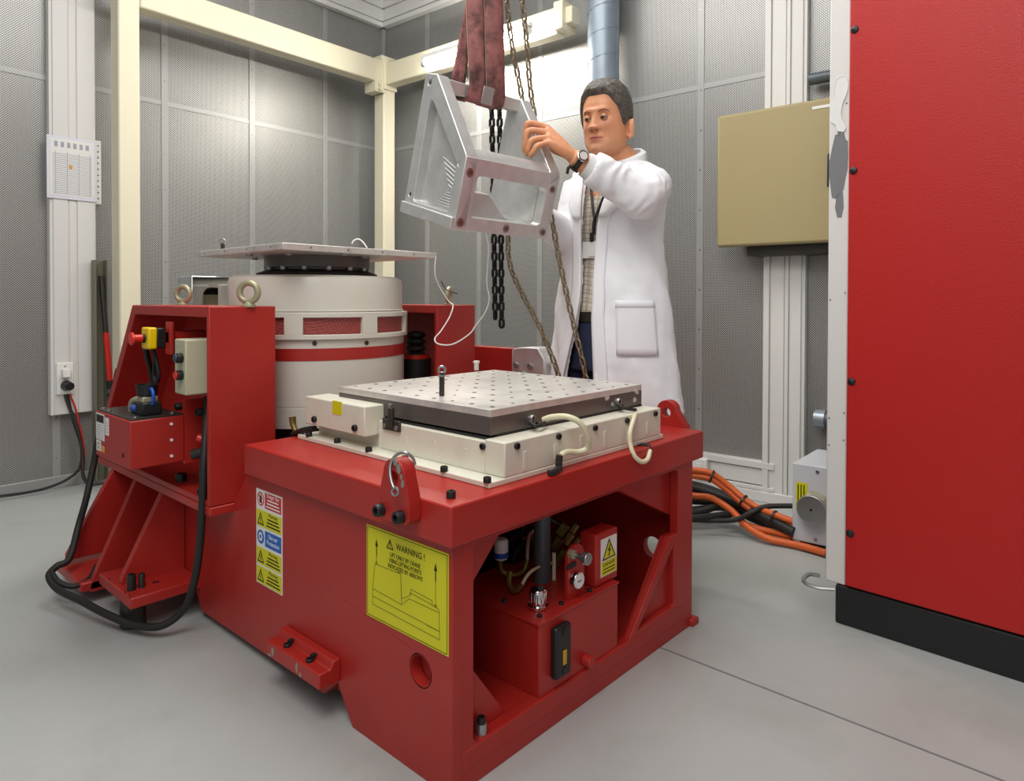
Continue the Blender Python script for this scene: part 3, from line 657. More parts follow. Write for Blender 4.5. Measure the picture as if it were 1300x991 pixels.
dw = polyline([(.022, .063), (.030, .118), (.118, .120), (.121, .070), (.145, .083), (.148, .090), (.218, .086), (.236, .083), (.238, .025), (.022, .030), (.022, .063), (.121, .058), (.145, .077), (.236, .077)]) \
    + polyline([(.150, .086), (.150, .098), (.216, .094), (.216, .084)]) + [((.036, .119), (.036, .137)), ((.226, .084), (.226, .135)), ((.100, .120), (.116, .120))] + polyline(circ(.036, .1215, .003, 8), True) + polyline(circ(.111, .1235, .003, 8), True) + polyline(circ(.226, .0865, .003, 8), True) + [((.121, .058), (.118, .120)), ((.022, .047), (.238, .041)), ((.200, .041), (.236, .041))]
fixed('line_drawing', lines(dw, .0009), 'print_line', W0, wp)

# ---- slip table: cream cover and hole plate on the slab
sl = thing('slip_table', (-1.34, 1.34, .565), 'cream boxed slip table with drilled aluminium plate on red base', 'machine table')
obj('flange', MB().box((-1.715, .978, .565), (-.973, 1.66, .577)), 'cream_paint', sl, bevel=.002)
obj('end_wall', MB().box((-1.034, 1.024, .577), (-.974, 1.648, .651)), 'cream_paint', sl, bevel=.003)
obj('front_wall', MB().box((-1.409, 1.024, .577), (-1.034, 1.05, .646)), 'cream_paint', sl, bevel=.002)
obj('rear_wall', MB().box((-1.70, 1.62, .577), (-1.034, 1.648, .64)), 'cream_paint', sl, bevel=.002)
obj('bed', MB().box((-1.69, 1.05, .577), (-1.034, 1.62, .632)), 'cream_paint', sl, bevel=.003)
obj('left_skirt', MB().box((-1.70, 1.035, .577), (-1.409, 1.05, .612)), 'cream_paint', sl)
obj('seal_strip', MB().box((-1.41, 1.038, .637), (-1.03, 1.052, .651)), 'black_rubber', sl)
obj('oil_tray', MB().box((-1.63, 1.06, .630), (-1.03, 1.64, .655)), 'black_rubber', sl)
cb = obj('end_cover', MB().box((-1.685, .985, .609), (-1.413, 1.06, .684)), 'cream_paint', sl, bevel=.003)
q = pY(428, 518, .985); obj('yellow_tag', MB().box((q.x - .021, .9838, q.z - .018), (q.x + .021, .9855, q.z + .016)), 'yellow_label', cb)
for px, py in ((400, 533), (451.5, 544)):
    bolt(cb, pY(px, py, .985), (0, -1, 0), .0085, .008)
for px, py in ((392, 553), (428, 561), (468, 572), (514, 583.5), (564, 597), (619, 611)):
    q = pZ(px, py + 2, .577); bolt(sl, q, (0, 0, 1), .0085, .011)
for px, py in ((614, 567),): bolt(sl, pY(px, py, 1.024), (0, -1, 0), .0075, .006)
for px, py in ((656, 566.5), (709, 554), (755.5, 543), (796, 533.5), (832, 524.5)): bolt(sl, pX(px, py, -.974), (1, 0, 0), .0075, .006)
for px, y0, y1 in ((667, 573, 598), (706, 563, 584), (739, 552, 577), (769, 547, 568), (798, 540, 562), (823, 535, 551)):
    a = pX(px, y0, -.974); c = pX(px, y1, -.974); obj('pressed_slot', MB().box((-.9745, a.y - .006, c.z), (-.9725, a.y + .006, a.z)), 'cream_paint', sl, bevel=.0009)
for px, y0, y1 in ((482, 548, 570), (516, 556, 577), (552.5, 562, 586), (592, 571, 595)):
    a = pY(px, y0, 1.024); c = pY(px, y1, 1.024); b = MB().box((a.x - .002, 1.0228, c.z), (a.x + .002, 1.0245, a.z)); b.ell((a.x, 1.0235, a.z), (.003, .0015, .003), 8, 6); b.ell((a.x, 1.0235, c.z), (.003, .0015, .003), 8, 6); obj('pressed_slot', b, 'cream_paint', sl)
lt_ = obj('latch', MB().box((-1.385, 1.017, .628), (-1.318, 1.0245, .654)), 'dark_steel', sl, bevel=.002, label='dark toggle latch')
obj('latch_arm', MB().box((-1.357, 1.012, .638), (-1.340, 1.0215, .686)), 'dark_steel', lt_, bevel=.002); obj('latch_hook', MB().cyl((-1.354, 1.016, .688), (-1.342, 1.016, .688), .006), 'steel', lt_)
for x in (-1.375, -1.328): bolt(lt_, (x, 1.017, .638), (0, -1, 0), .006, .003, 'steel')
obj('plate_body', MB().box((-1.612, 1.042, .655), (-1.033, 1.643, .6945)), 'dark_magnesium', sl, bevel=.001)
pt = obj('hole_plate', MB().box((-1.612, 1.042, .695), (-1.033, 1.643, .711)), 'aluminium_plate', sl, bevel=.001, label='bright drilled aluminium top plate')
b = MB()
for i in range(9):
    for j in range(9):
        x = -1.583 + i * .0652; y = 1.075 + j * .0668
        b.cyl((x, y, .7109), (x, y, .7114), .0060 if (i + j) % 3 else .0042, n=10)
o = obj('threaded_holes', b, 'hole_dark', pt); o['kind'] = 'stuff'
for px, py, s in ((771, 505, .013), (809, 497, .012), (778, 513, .01), (806, 507, .009)):
    q = pX(px, py, -1.033); n = 8
    pts = [(q.y + s * random.uniform(.5, 1.1) * cos(2 * pi * k / n), q.z + s * random.uniform(.4, .9) * sin(2 * pi * k / n)) for k in range(n)]
    obj('adhesive_residue', MB().prism(pts, YZ, -1.0335, -1.0318), 'aluminium_plate', pt)
for px, py in ((673, 531), (783, 509)):
    q = pX(px, py, -1.033); bolt(sl, q, (1, 0, 0), .009, .012, 'steel'); bolt(sl, q + Vector((.008, 0, -.012)), (1, 0, 0), .007, .012, 'black_plastic')
def hose(pts, r, m, name='hose', n=10): return obj(name, MB().tube(pts, r, n, 8), m, sl)
hose([pX(690, 533, -1.02), pX(701, 529.5, -1.0), pX(720, 529, -.965), pX(737, 537, -.94), pX(747, 556, -.935), pX(746, 569, -.945), pX(735, 574, -.955), pX(720, 574, -.957), pX(712, 579, -.957)], .0068, 'cream_hose')
hose([pX(711, 578, -.957), pX(710, 592, -.957)], .0078, 'black_rubber', 'hose_end')
hose([pZ(712, 594, .575), pZ(703, 600, .572), pZ(697, 601, .572)], .007, 'black_plastic', 'elbow_fitting'); hose([pX(673, 537, -1.02), pX(682, 541, -1.0), pX(692, 537, -1.01)], .0045, 'black_rubber', 'lead')
hose([pX(808, 521, -1.0), pX(806, 530, -.968), pX(801, 547, -.955), pX(801, 563, -.95), pX(806, 578, -.938), pX(815, 586, -.93), pX(823, 583, -.93), pX(826, 572, -.94)], .0062, 'cream_hose')
hose([pX(826, 572, -.94), pX(824, 566, -.95), pX(817, 565, -.965), pX(811, 567, -.97)], .0062, 'black_rubber', 'hose_end')
hose([pX(784, 513, -1.02), pX(794, 518, -1.0), pX(808, 520, -.985)], .0045, 'black_rubber', 'lead')
hose([pY(400, 545, 1.0), pY(385, 547, .99), pY(372, 552, 1.0)], .008, 'black_rubber', 'drain_hose'); hose([pY(376, 551, 1.0), pY(372, 540, 1.0), pY(371, 530, 1.0)], [.006, .009, .010], 'brass', 'drain_valve')

# pins standing in the plates
def pin(p, h, r, label):
    t = thing('locating_pin', p, label, 'pin'); x, y, z = p
    b = MB(); b.tube([(x, y, z), (x, y, z + h)], r, 12, 1); obj('shank', b, 'dark_steel', t)
    b = MB()
    for k in range(8): b.ring(r * .9, r * 1.12, z + h * (.08 + k * .09), z + h * (.11 + k * .09), (x, y, 0), 12)
    obj('thread', b, 'dark_steel', t)
    obj('collar', MB().cyl((x, y, z + h * .82), (x, y, z + h * .90), r * 1.5), 'steel', t); obj('eye', MB().torus((x, y, z + h * 1.12), r * 1.3, r * .5, (.7, -.7, 0)), 'steel', t)
q = pZ(561, 503, .711); pin(q, .058, .0062, 'small steel pin with an eye standing in the drilled slip plate')
# sensor at the plate's far corner
q = pZ(605, 470, .711); tag(obj('sensor', MB().cyl((q.x, q.y, .711), (q.x, q.y, .735), .008).cyl((q.x, q.y, .735), (q.x, q.y, .742), .011), 'white_plastic'), 'tiny white sensor at far corner of the drilled slip plate', 'sensor')

# ---- hydraulic unit inside the base
h = thing('hydraulic_unit', (-1.08, 1.27, .077), 'red hydraulic oil tank with gauge and danger box inside the red base', 'hydraulic unit')
obj('tank', MB().box((-1.25, 1.121, .077), (-.962, 1.424, .236)), 'red_paint', h, bevel=.002)
lid = obj('lid', MB().box((-1.255, 1.118, .236), (-.960, 1.427, .242)), 'red_paint', h, bevel=.001)
for px, py in ((641, 766), (686, 785), (714, 769), (750, 752)): bolt(h, pZ(px, py, .242), (0, 0, 1), .006, .006)
a = pX(701, 800, -.962); c = pX(719, 850, -.962)
sg = obj('sight_gauge', MB().box((-.962, a.y - .004, c.z - .004), (-.943, c.y, a.z + .004)), 'black_plastic', h, bevel=.006, label='black oil sight gauge')
ym = (a.y + c.y) / 2; zm = (a.z + c.z) / 2; obj('window', MB().box((-.944, ym - .006, zm - .030), (-.941, ym + .006, zm + .002)), 'amber', sg, bevel=.001)
for z in (a.z - .01, c.z + .01): bolt(sg, (-.943, ym, z), (1, 0, 0), .008, .002)
obj('drain_plug', MB().cyl((-.962, 1.285, .10), (-.938, 1.285, .10), .014, n=18), 'red_paint', h, bevel=.002)
q = pZ(684, 773, .242)
obj('filler_cap', MB().lathe([(.020, 0), (.024, .002), (.024, .008), (.019, .009), (.019, .040), (.017, .043), (.0001, .044)], q, 28), 'chrome', h, label='chrome filler cap')
b = MB()
for k in range(14): b.box((q.x + .0185 * cos(k * .449) - .0014, q.y + .0185 * sin(k * .449) - .0014, .258), (q.x + .0185 * cos(k * .449) + .0014, q.y + .0185 * sin(k * .449) + .0014, .280))
obj('cap_knurl', b, 'chrome', h)
y0, y1, zg = pX(721, 760, -.99).y, pX(742, 748, -.99).y, .242
gp = [(y0, zg), (y1, zg), (y1, .335)] + [((y0 + y1) / 2 + (y1 - y0) / 2 * cos(pi * k / 10), .335 + .032 * sin(pi * k / 10)) for k in range(1, 10)] + [(y0, .335)]
gq = obj('gauge_plate', MB().prism(gp, YZ, -.997, -.987), 'red_paint', h, bevel=.001)
q = pX(731, 736.5, -.985); b = MB(); b.cyl((-.988, q.y, q.z), (-.970, q.y, q.z), .020, n=28); g1 = obj('pressure_gauge', b, 'chrome', gq, bevel=.002, label='round chrome pressure gauge')
obj('gauge_dial', MB().cyl((-.970, q.y, q.z), (-.9692, q.y, q.z), .0165, n=24), 'label_white', gq)
obj('gauge_needle', MB().box((-.9692, q.y - .009, q.z - .001), (-.9684, q.y + .004, q.z + .001)), 'ink', gq)
q = pX(735, 707, -.97); b = MB(); b.cyl((-.988, q.y, q.z), (-.955, q.y, q.z), .007); b.cyl((-.955, q.y, q.z), (-.938, q.y, q.z), .0145, n=24); obj('valve_knob', b, 'steel', gq, bevel=.002)
q = pX(728, 719, -.985); obj('name_plate', MB().box((-.987, q.y - .02, q.z - .006), (-.9845, q.y + .014, q.z + .006)), 'black_paint', gq)
obj('lock_nut', MB().cyl((-.988, pX(726, 704, -.985).y, pX(726, 704, -.985).z), (-.975, pX(726, 704, -.985).y, pX(726, 704, -.985).z), .011, n=6), 'olive_zinc', gq)
db = obj('danger_box', MB().box((-1.028, 1.352, .243), (-.978, 1.446, .372)), 'red_paint', h, bevel=.004)
dl = obj('danger_label', MB().box((-.9785, 1.372, .262), (-.9768, 1.440, .356)), 'label_white', db)
D = signm((-.9766, 1.372, .262), (0, 1, 0), (0, 0, 1))
fixed('danger_lettering_panel', poly(rect(.002, .002, .066, .037)), 'yellow_label', D, dl)
fixed('danger_triangle', poly([(.005, .040), (.063, .040), (.034, .091)]), 'ink', D, dl)
fixed('danger_triangle', poly([(.0115, .0435), (.0565, .0435), (.034, .083)], z=.0003), 'yellow_label', D, dl)
fixed('danger_bolt', poly([(.036, .076), (.028, .060), (.034, .0605), (.031, .050), (.029, .050), (.033, .045), (.0365, .0515), (.0342, .051), (.041, .064), (.035, .0635), (.039, .076)], z=.0006), 'ink', D, dl)
text('lettering', 'DANGER', .0125, D @ Matrix.Translation((.034, .0245, .0004)), dl, 'ink', 'CENTER')
b = MB()
for k in range(2): b.box((.008, .008 + k * .008, .0003), (.060, .0105 + k * .008, .0006))
fixed('small_print', b, 'ink', D, dl)
q = pZ(691, 748, .242); q2 = pZ(690, 655, .485)
obj('standpipe', MB().cyl((q.x - .03, q.y + .03, .242), (q.x - .03, q.y + .03, .487), .021, n=24), 'grey_pipe', h)
obj('clear_tube', MB().cyl((q.x - .012, q.y + .055, .24), (q.x - .012, q.y + .055, .31), .005), 'cream_hose', h)
mc = pX(652, 706, -1.28); obj('motor', MB().cyl(mc + Vector((-.14, 0, 0)), mc + Vector((.03, 0, 0)), .075, n=32).cyl(mc + Vector((.03, 0, 0)), mc + Vector((.05, 0, 0)), .052, n=24), 'black_paint', h, bevel=.006, label='black electric motor')
for k in range(9): obj('cooling_fin', MB().box((mc.x - .13, mc.y - .003 + .077 * cos(k * .7), mc.z - .003 + .077 * sin(k * .7)), (mc.x + .02, mc.y + .003 + .077 * cos(k * .7), mc.z + .003 + .077 * sin(k * .7))), 'black_paint', h)
for px, py, r in ((716, 672, .016), (724, 684, .013), (709, 690, .015), (731, 672, .011), (715, 706, .014), (727, 700, .010), (706, 722, .012), (734, 690, .009)):
    a = pX(px, py, -1.13); obj('brass_fitting', MB().cyl(a - Vector((.01, .01, .014)), a + Vector((.004, .004, .014)), r, n=8), 'brass', h, bevel=.002)
obj('grey_hose', MB().tube([pX(668, 655, -1.2), pX(678, 640, -1.2), pX(700, 660, -1.15), pX(716, 668, -1.13)], .006, 8, 6), 'dark_steel', h)
obj('clear_hose', MB().tube([pX(663, 745, -1.1), pX(672, 730, -1.1), pX(685, 721, -1.1), pX(702, 716, -1.12)], .004, 8, 6), 'cream_hose', h)
obj('brass_pipe', MB().tube([pX(648, 726, -1.1), pX(647, 742, -1.1), pX(654, 752, -1.1), pX(663, 745, -1.1)], .007, 8, 6), 'brass', h)
q = pZ(648, 735, .26); obj('oil_filter', MB().lathe([(.016, .30), (.018, .305), (.018, .345), (.014, .35), (.0001, .35)], (q.x - .03, q.y, 0), 20), 'label_white', h); obj('filter_band', MB().ring(.0175, .0187, .305, .318, (q.x - .03, q.y, 0), 20), 'blue_plastic', h)
obj('brass_pipe', MB().tube([(q.x - .03, q.y, .31), (q.x - .03, q.y, .272), (q.x - .01, q.y + .02, .258), (q.x + .0, q.y + .05, .262), (q.x - .0, q.y + .065, .285)], .008, 10, 5), 'brass', h)
obj('clear_hose', MB().tube([(q.x - .0, q.y + .065, .285), (q.x - .02, q.y + .09, .315), (q.x - .05, q.y + .13, .322), (q.x - .06, q.y + .17, .325)], .0045, 8, 6), 'cream_hose', h)
b = MB()
for dx, dy, z, r in ((-.13, .17, .325, .02), (-.12, .21, .345, .016), (-.15, .19, .30, .018), (-.10, .22, .31, .014), (-.12, .17, .36, .011)): b.cyl((q.x + dx, q.y + dy, z - .02), (q.x + dx, q.y + dy + .01, z + .02), r, n=8)
b.box((q.x - .17, q.y + .15, .242), (q.x - .09, q.y + .25, .30)); obj('valve_block', b, 'brass', h, bevel=.002)
obj('clear_hose', MB().tube([(q.x - .12, q.y + .20, .36), (q.x - .11, q.y + .22, .385), (q.x - .10, q.y + .25, .385), (q.x - .10, q.y + .27, .35)], .006, 8, 6), 'cream_hose', h)

# ---- trunnion housings
def housing(y0, y1, label, holes=True):
    t = thing('trunnion_housing', (-2.15, (y0 + y1) / 2, .386), label, 'machine housing')
    out = [(-2.805, .386), (-1.856, .386), (-1.856, .927), (-2.42, .927)]; inn = [(-2.765, .402), (-1.872, .402), (-1.872, .897), (-2.398, .897)]
    obj('shell', MB().prism(out, XZ, y0, y1, [inn]), 'red_paint', t, bevel=.003)
    obj('inner_plate', MB().prism(inn, XZ, y1 - .025, y1 - .01), 'red_paint', t)
    return t
th = housing(.80, .99, 'left red trunnion housing with emergency stop and grey switch box inside')
def eyebolt(p, axis, R, r, parent, name='eye_bolt'):
    p = Vector(p); b = MB(); b.torus(p + Vector((0, 0, R + r + .004)), R, r, axis, 28, 12); b.lathe([(r * 2.1, -.002), (r * 2.1, .003), (r * 1.7, .006), (r * 1.2, .010), (r * .9, .016)], p, 18)
    return obj(name, b, 'olive_zinc', parent)
eyebolt((-2.262, .895, .927), (.5, -.85, 0), .0235, .008, th); q = pZ(317, 389, .927)
eyebolt((-1.835 - .03, .915, .927), (.6, -.8, 0), .0265, .009, th)
es = obj('emergency_stop', MB().box((-2.178, .766, .803), (-2.124, .792, .862)), 'black_plastic', th, bevel=.004, label='yellow and black emergency stop with red button')
obj('yellow_lid', MB().box((-2.180, .744, .801), (-2.122, .768, .864)), 'yellow_plastic', es, bevel=.005)
k = MB(); k.cyl((-2.151, .746, .832), (-2.151, .736, .832), .0125, n=18); obj('button_stem', k, 'black_plastic', es)
k = MB(); k.cyl((-2.151, .737, .832), (-2.151, .712, .832), .012, n=18); k.cyl((-2.151, .713, .832), (-2.151, .705, .832), .0195, .017, 24); obj('stop_button', k, 'red_plastic', es, bevel=.002)
obj('mounting_plate', MB().box((-2.124, .79, .785), (-2.085, .80, .88)), 'red_paint', th, bevel=.002); obj('mounting_arm', MB().box((-2.20, .79, .82), (-2.10, .97, .85)), 'red_paint', th)
obj('lead', MB().tube([(-2.19, .76, .80), (-2.205, .77, .77), (-2.235, .79, .73), (-2.24, .80, .66), (-2.235, .80, .63)], .008, 10, 6), 'black_rubber', th)
obj('lead', MB().tube([(-2.15, .765, .80), (-2.165, .775, .765), (-2.182, .78, .72), (-2.165, .78, .70), (-2.147, .78, .72), (-2.15, .775, .765), (-2.152, .765, .80)], .0055, 10, 6), 'black_rubber', th)
gb = obj('switch_box', MB().box((-1.972, .757, .688), (-1.90, .95, .838)), 'box_green_grey', th, bevel=.004, label='pale grey switch box with blue and red buttons')
for z, m2 in ((.788, 'teal_plastic'), (.742, 'red_plastic')):
    k = MB(); k.cyl((-1.922, .757, z), (-1.922, .742, z), .0135, n=20); o = obj('button_bezel', k, 'black_plastic', gb, bevel=.002)
    k = MB(); k.cyl((-1.922, .742, z), (-1.922, .737, z), .0105, n=20); obj('button', k, m2, gb, bevel=.001)
obj('name_plate', MB().box((-1.965, .7562, .815), (-1.948, .7572, .819)), 'print_grey', gb)
obj('steel_rod', MB().box((-2.02, .93, .40), (-2.0, .965, .897)), 'dark_steel', th)
obj('inner_flange', MB().box((-2.03, .94, .402), (-1.875, .965, .897)), 'red_paint', th)
for px, py in ((231, 517), (231, 538), (231, 579), (258, 524)): bolt(th, pY(px, py, .83), (0, -1, 0), .011, .02)
obj('hinge_plate', MB().box((-2.03, .80, .48), (-2.012, .97, .66)), 'red_paint', th)
k = MB(); k.cyl(pY(243, 579, .80), pY(262, 574, .83), .014, n=16); obj('hydraulic_fitting', k, 'black_rubber', th); k = MB(); k.cyl(pY(250, 557, .82), pY(262, 560, .84), .012, n=14); obj('hydraulic_fitting', k, 'red_plastic', th)
bolt(th, pZ(229, 612, .402), (0, 0, 1), .016, .022); bolt(th, pY(260, 625, .82), (0, -1, 0), .01, .02)
# pump box hung on the front of it
pb = thing('pump_box', (-2.156, .73, .486), 'small red box with lubrication pump and CE label below the emergency stop', 'pump box')
obj('body', MB().box((-2.297, .66, .486), (-2.017, .80, .617)), 'red_paint', pb, bevel=.003)
obj('top_plate', MB().box((-2.293, .664, .617), (-2.021, .80, .621)), 'dark_steel', pb)
PB = lambda x, z: signm((x, .6596, z), (1, 0, 0), (0, 0, 1))
lb = obj('rating_label', MB().box((-2.293, .6592, .535), (-2.222, .6602, .612)), 'label_white', pb)
fixed('label_header', poly(rect(.004, .051, .067, .073)), 'ink', PB(-2.293, .535) @ Matrix.Translation((0, 0, .0004)), lb)
fixed('label_rows', lines([((.006, .006 + k * .0075), (.064, .006 + k * .0075)) for k in range(6)] + [((.028, .004), (.028, .048))], .0016), 'print_grey', PB(-2.293, .535) @ Matrix.Translation((0, 0, .0004)), lb)
lb2 = obj('small_label', MB().box((-2.214, .6592, .556), (-2.184, .6602, .606)), 'label_white', pb)
fixed('label_rows', lines([((.006, .008 + k * .009), (.022, .010 + k * .009)) for k in range(4)], .002), 'print_grey', PB(-2.214, .556) @ Matrix.Translation((0, 0, .0004)), lb2)
lb3 = obj('ce_label', MB().box((-2.291, .6592, .502), (-2.253, .6602, .532)), 'label_white', pb)
text('lettering', 'CE', .026, PB(-2.288, .5075) @ Matrix.Translation((0, 0, .0004)), lb3, 'ink', sx=.85)
obj('orange_label', MB().box((-2.252, .6592, .502), (-2.222, .6602, .520)), 'orange_mark', pb)
fixed('vent_hole', poly(circ(0, 0, .007, 14)), 'hole_dark', PB(-2.07, .518), pb)
for z in (.510, .555, .600): bolt(pb, (-2.017, .765, z - .003), (1, 0, 0), .0042, .003, 'label_white', name='rivet')
vx, vy = -2.085, .73
obj('solenoid', MB().box((vx - .026, vy - .026, .621), (vx + .028, vy + .026, .658)), 'black_plastic', pb, bevel=.005)
obj('valve_body', MB().box((vx - .032, vy - .02, .65), (vx + .012, vy + .022, .672)), 'olive_zinc', pb, bevel=.004)
obj('reservoir', MB().lathe([(.018, .670), (.026, .676), (.029, .705), (.026, .705), (.024, .682), (.0001, .682)], (vx - .01, vy, 0), 28), 'black_plastic', pb)
obj('blue_hose', MB().tube([(vx + .030, vy + .0, .652), (vx + .036, vy, .668), (vx + .034, vy, .685), (vx + .02, vy, .695)], .005, 10, 6), 'blue_plastic', pb)
obj('blue_fitting', MB().cyl((vx - .07, vy - .015, .633), (vx - .03, vy - .015, .633), .011, n=16), 'blue_plastic', pb)
obj('elbow', MB().tube([(vx - .10, vy - .01, .622), (vx - .095, vy - .01, .645), (vx - .075, vy - .005, .655), (vx - .035, vy, .657)], .010, 12, 5), 'olive_zinc', pb)
obj('plug', MB().cyl((vx - .075, vy + .02, .621), (vx - .075, vy + .02, .668), .018, n=18), 'black_plastic', pb)
for x, y in ((-2.28, .675), (-2.22, .672), (-2.04, .68), (-2.05, .78), (-2.28, .78)): bolt(pb, (x, y, .621), (0, 0, 1), .006, .004, 'steel')

tr = housing(1.601, 1.787, 'right red trunnion housing behind the cream barrel')
eyebolt((-1.905, 1.70, .927), (.8, .5, 0), .0235, .009, tr)
q = pY(528, 450, 1.68)
k = MB()
for i in range(4): k.ell((q.x, q.y, .81 - i * .026), (.038, .038, .016), 20, 8)
k.cyl((q.x, q.y, .62), (q.x, q.y, .72), .058, n=28); obj('air_bellows', k, 'black_rubber', tr); obj('bellows_ring', MB().cyl((q.x, q.y, .718), (q.x, q.y, .735), .05, n=28), 'red_plastic', tr)
# red tail beam with aluminium clamp at the back
tb = thing('tail_beam', pY(630, 470, 1.95), 'red beam ending in a bright aluminium clamp behind the drilled plate', 'beam')
a, c_ = pY(604, 440, 1.93), pY(656, 437, 1.93)
obj('beam', MB().box((a.x - .15, 1.93, .50), (c_.x, 1.97, a.z + .002)), 'red_paint', tb, bevel=.003); obj('leg', MB().box((a.x, 1.935, 0), (a.x + .06, 1.965, .5)), 'red_paint', tb)
e_ = pY(698, 445, 1.93); obj('clamp', MB().prism([(c_.x, .62), (e_.x - .01, .62), (e_.x, .66), (e_.x, e_.z - .03), (e_.x - .03, e_.z + .01), (c_.x + .03, a.z + .01), (c_.x, a.z)], XZ, 1.90, 2.0), 'aluminium', tb, bevel=.006)
obj('clamp_cap', MB().cyl((e_.x - .01, 1.95, e_.z - .045), (e_.x + .012, 1.95, e_.z - .045), .03), 'aluminium', tb, bevel=.003)
for i in range(3): bolt(tb, (c_.x + .03 + i * .035, 1.90, .70 - (i % 2) * .03), (0, -1, 0), .011, .012, 'steel')

# ---- the shaker barrel
bx, by = -2.134, 1.296
Z = lambda y, d=2.16: .95 - (y - 379) * d / 867 * .967
s = thing('vibration_shaker', (bx, by, .386), 'cream round shaker barrel with red stripe between the red housings', 'shaker')
R0 = .295
obj('lower_shell', MB().lathe([(R0 - .012, .545), (R0, .549), (R0, .612), (R0 - .0025, .614), (R0, .616), (R0, .757), (R0, .80), (R0, .829), (R0 - .02, .835), (.1, .835)], (bx, by, 0), 96), 'barrel_paint', s)
obj('red_stripe', MB().ring(R0 - .001, R0 + .0016, .757, .795, (bx, by, 0), 96), 'red_paint', s)
vb = MB()
ang = [(-135, 16), (-100, 16), (-65, 16), (-30, 16), (5, 16), (40, 16), (75, 16), (110, 16), (145, 16), (180, 16)]
def arc(a0, a1, r0, r1, z0, z1, n=8):
    rings = []
    for i in range(n + 1):
        t = math.radians(a0 + (a1 - a0) * i / n); rings.append([(bx + r * cos(t), by + r * sin(t), z) for r, z in ((r0, z0), (r1, z0), (r1, z1), (r0, z1))])
    return MB().loft(rings)
fc = math.degrees(math.atan2(-by, -bx))          # towards the camera
vents = [fc + 8.9 + 45 * k for k in range(8)]
ri, ro = R0 - .002, R0 + .012
obj('vent_band', MB().ring(ri, ro, .822, .838, (bx, by, 0), 96), 'barrel_paint', s, bevel=.002)
obj('vent_band', MB().ring(ri, ro, .890, .906, (bx, by, 0), 96), 'barrel_paint', s, bevel=.002)
hw = 17.2
for i, v in enumerate(vents):
    nx_ = vents[(i + 1) % len(vents)] + (360 if i == len(vents) - 1 else 0)
    obj('vent_post', arc(v + hw, nx_ - hw, ri, ro, .836, .892, 10), 'barrel_paint', s, bevel=.001)
    obj('vent_grille', arc(v - hw - .5, v + hw + .5, ri - .004, ri + .001, .836, .892, 10), 'vent_mesh', s)
obj('upper_shell', MB().lathe([(R0 - .012, .895), (R0 - .004, .908), (R0 - .003, .912), (R0 - .006, .914), (R0 - .006, 1.0), (R0 - .010, 1.016), (R0 - .024, 1.023), (.2, 1.026), (.12, 1.026)], (bx, by, 0), 96), 'barrel_paint', s)
obj('base_ring', MB().lathe([(R0 - .03, .386), (R0 - .03, .546), (.1, .547)], (bx, by, 0), 64), 'black_paint', s)
for a_, z in ((fc - 2, .812), (fc + 30, .808)):
    t = math.radians(a_); bolt(s, (bx + R0 * cos(t), by + R0 * sin(t), z), (cos(t), sin(t), 0), .007, .004, 'dark_steel')
obj('rubber_diaphragm', MB().lathe([(.206, 1.022), (.200, 1.034), (.165, 1.046), (.10, 1.048)], (bx, by, 0), 64), 'black_rubber', s)
obj('armature_neck', MB().lathe([(.160, 1.040), (.160, 1.052), (.176, 1.053), (.176, 1.093), (.1, 1.094)], (bx, by, 0), 64), 'dark_magnesium', s)
for k in range(14): bolt(s, (bx + .168 * cos(k * .449 + .1), by + .168 * sin(k * .449 + .1), 1.055), (0, 0, -1), .009, .012, 'aluminium')
hp = obj('head_plate', MB().box((bx - .29, by - .29, 1.091), (bx + .29, by + .29, 1.111)), 'aluminium_plate', s, bevel=.002, label='square head plate seen edge on')
for k in range(4):
    bolt(hp, (bx - .23 + k * .15, by - .29, 1.101), (0, -1, 0), .0025, .0008, 'hole_dark', name='edge_hole'); bolt(hp, (bx + .29, by - .20 + k * .13, 1.101), (1, 0, 0), .0025, .0008, 'hole_dark', name='edge_hole')
for x, y in ((.10, -.14), (.14, .05), (.0, -.19), (-.15, -.1), (.2, -.05)): bolt(hp, (bx + x * 1.3, by + y * 1.3, 1.091), (0, 0, -1), .011, .006, 'steel')
q = at(283, 315, 2.28); q.z = 1.111; pin(q, .024, .0062, 'small steel pin standing on left corner of the square head plate')
# silver duct box behind the barrel on the left
sd = thing('inlet_box', (-2.62, 1.25, .9), 'shiny silver inlet box with black opening left of the cream barrel', 'duct')
a, c_ = pX(243, 351, -2.62), pX(300, 352, -2.62)
obj('box', MB().prism(rect(a.y, .80, c_.y, a.z), YZ, -2.75, -2.62, [rrect(a.y + .045, .82, c_.y - .01, a.z - .045, .03)]), 'chrome', sd, bevel=.004)
obj('opening_liner', MB().box((-2.75, a.y + .03, .81), (-2.72, c_.y, a.z - .03)), 'black_rubber', sd)
obj('flap', MB().box((-2.70, a.y + .065, .82), (-2.69, c_.y - .02, a.z - .07)), 'olive_zinc', sd)
obj('support', MB().box((-2.74, a.y + .02, .385), (-2.64, c_.y, .80)), 'galvanised', sd)
k = pX(291, 355, -2.5); obj('cable_cleat', MB().box((-2.55, k.y - .02, .86), (-2.40, k.y + .01, 1.0)), 'cream_paint', sd, bevel=.004)
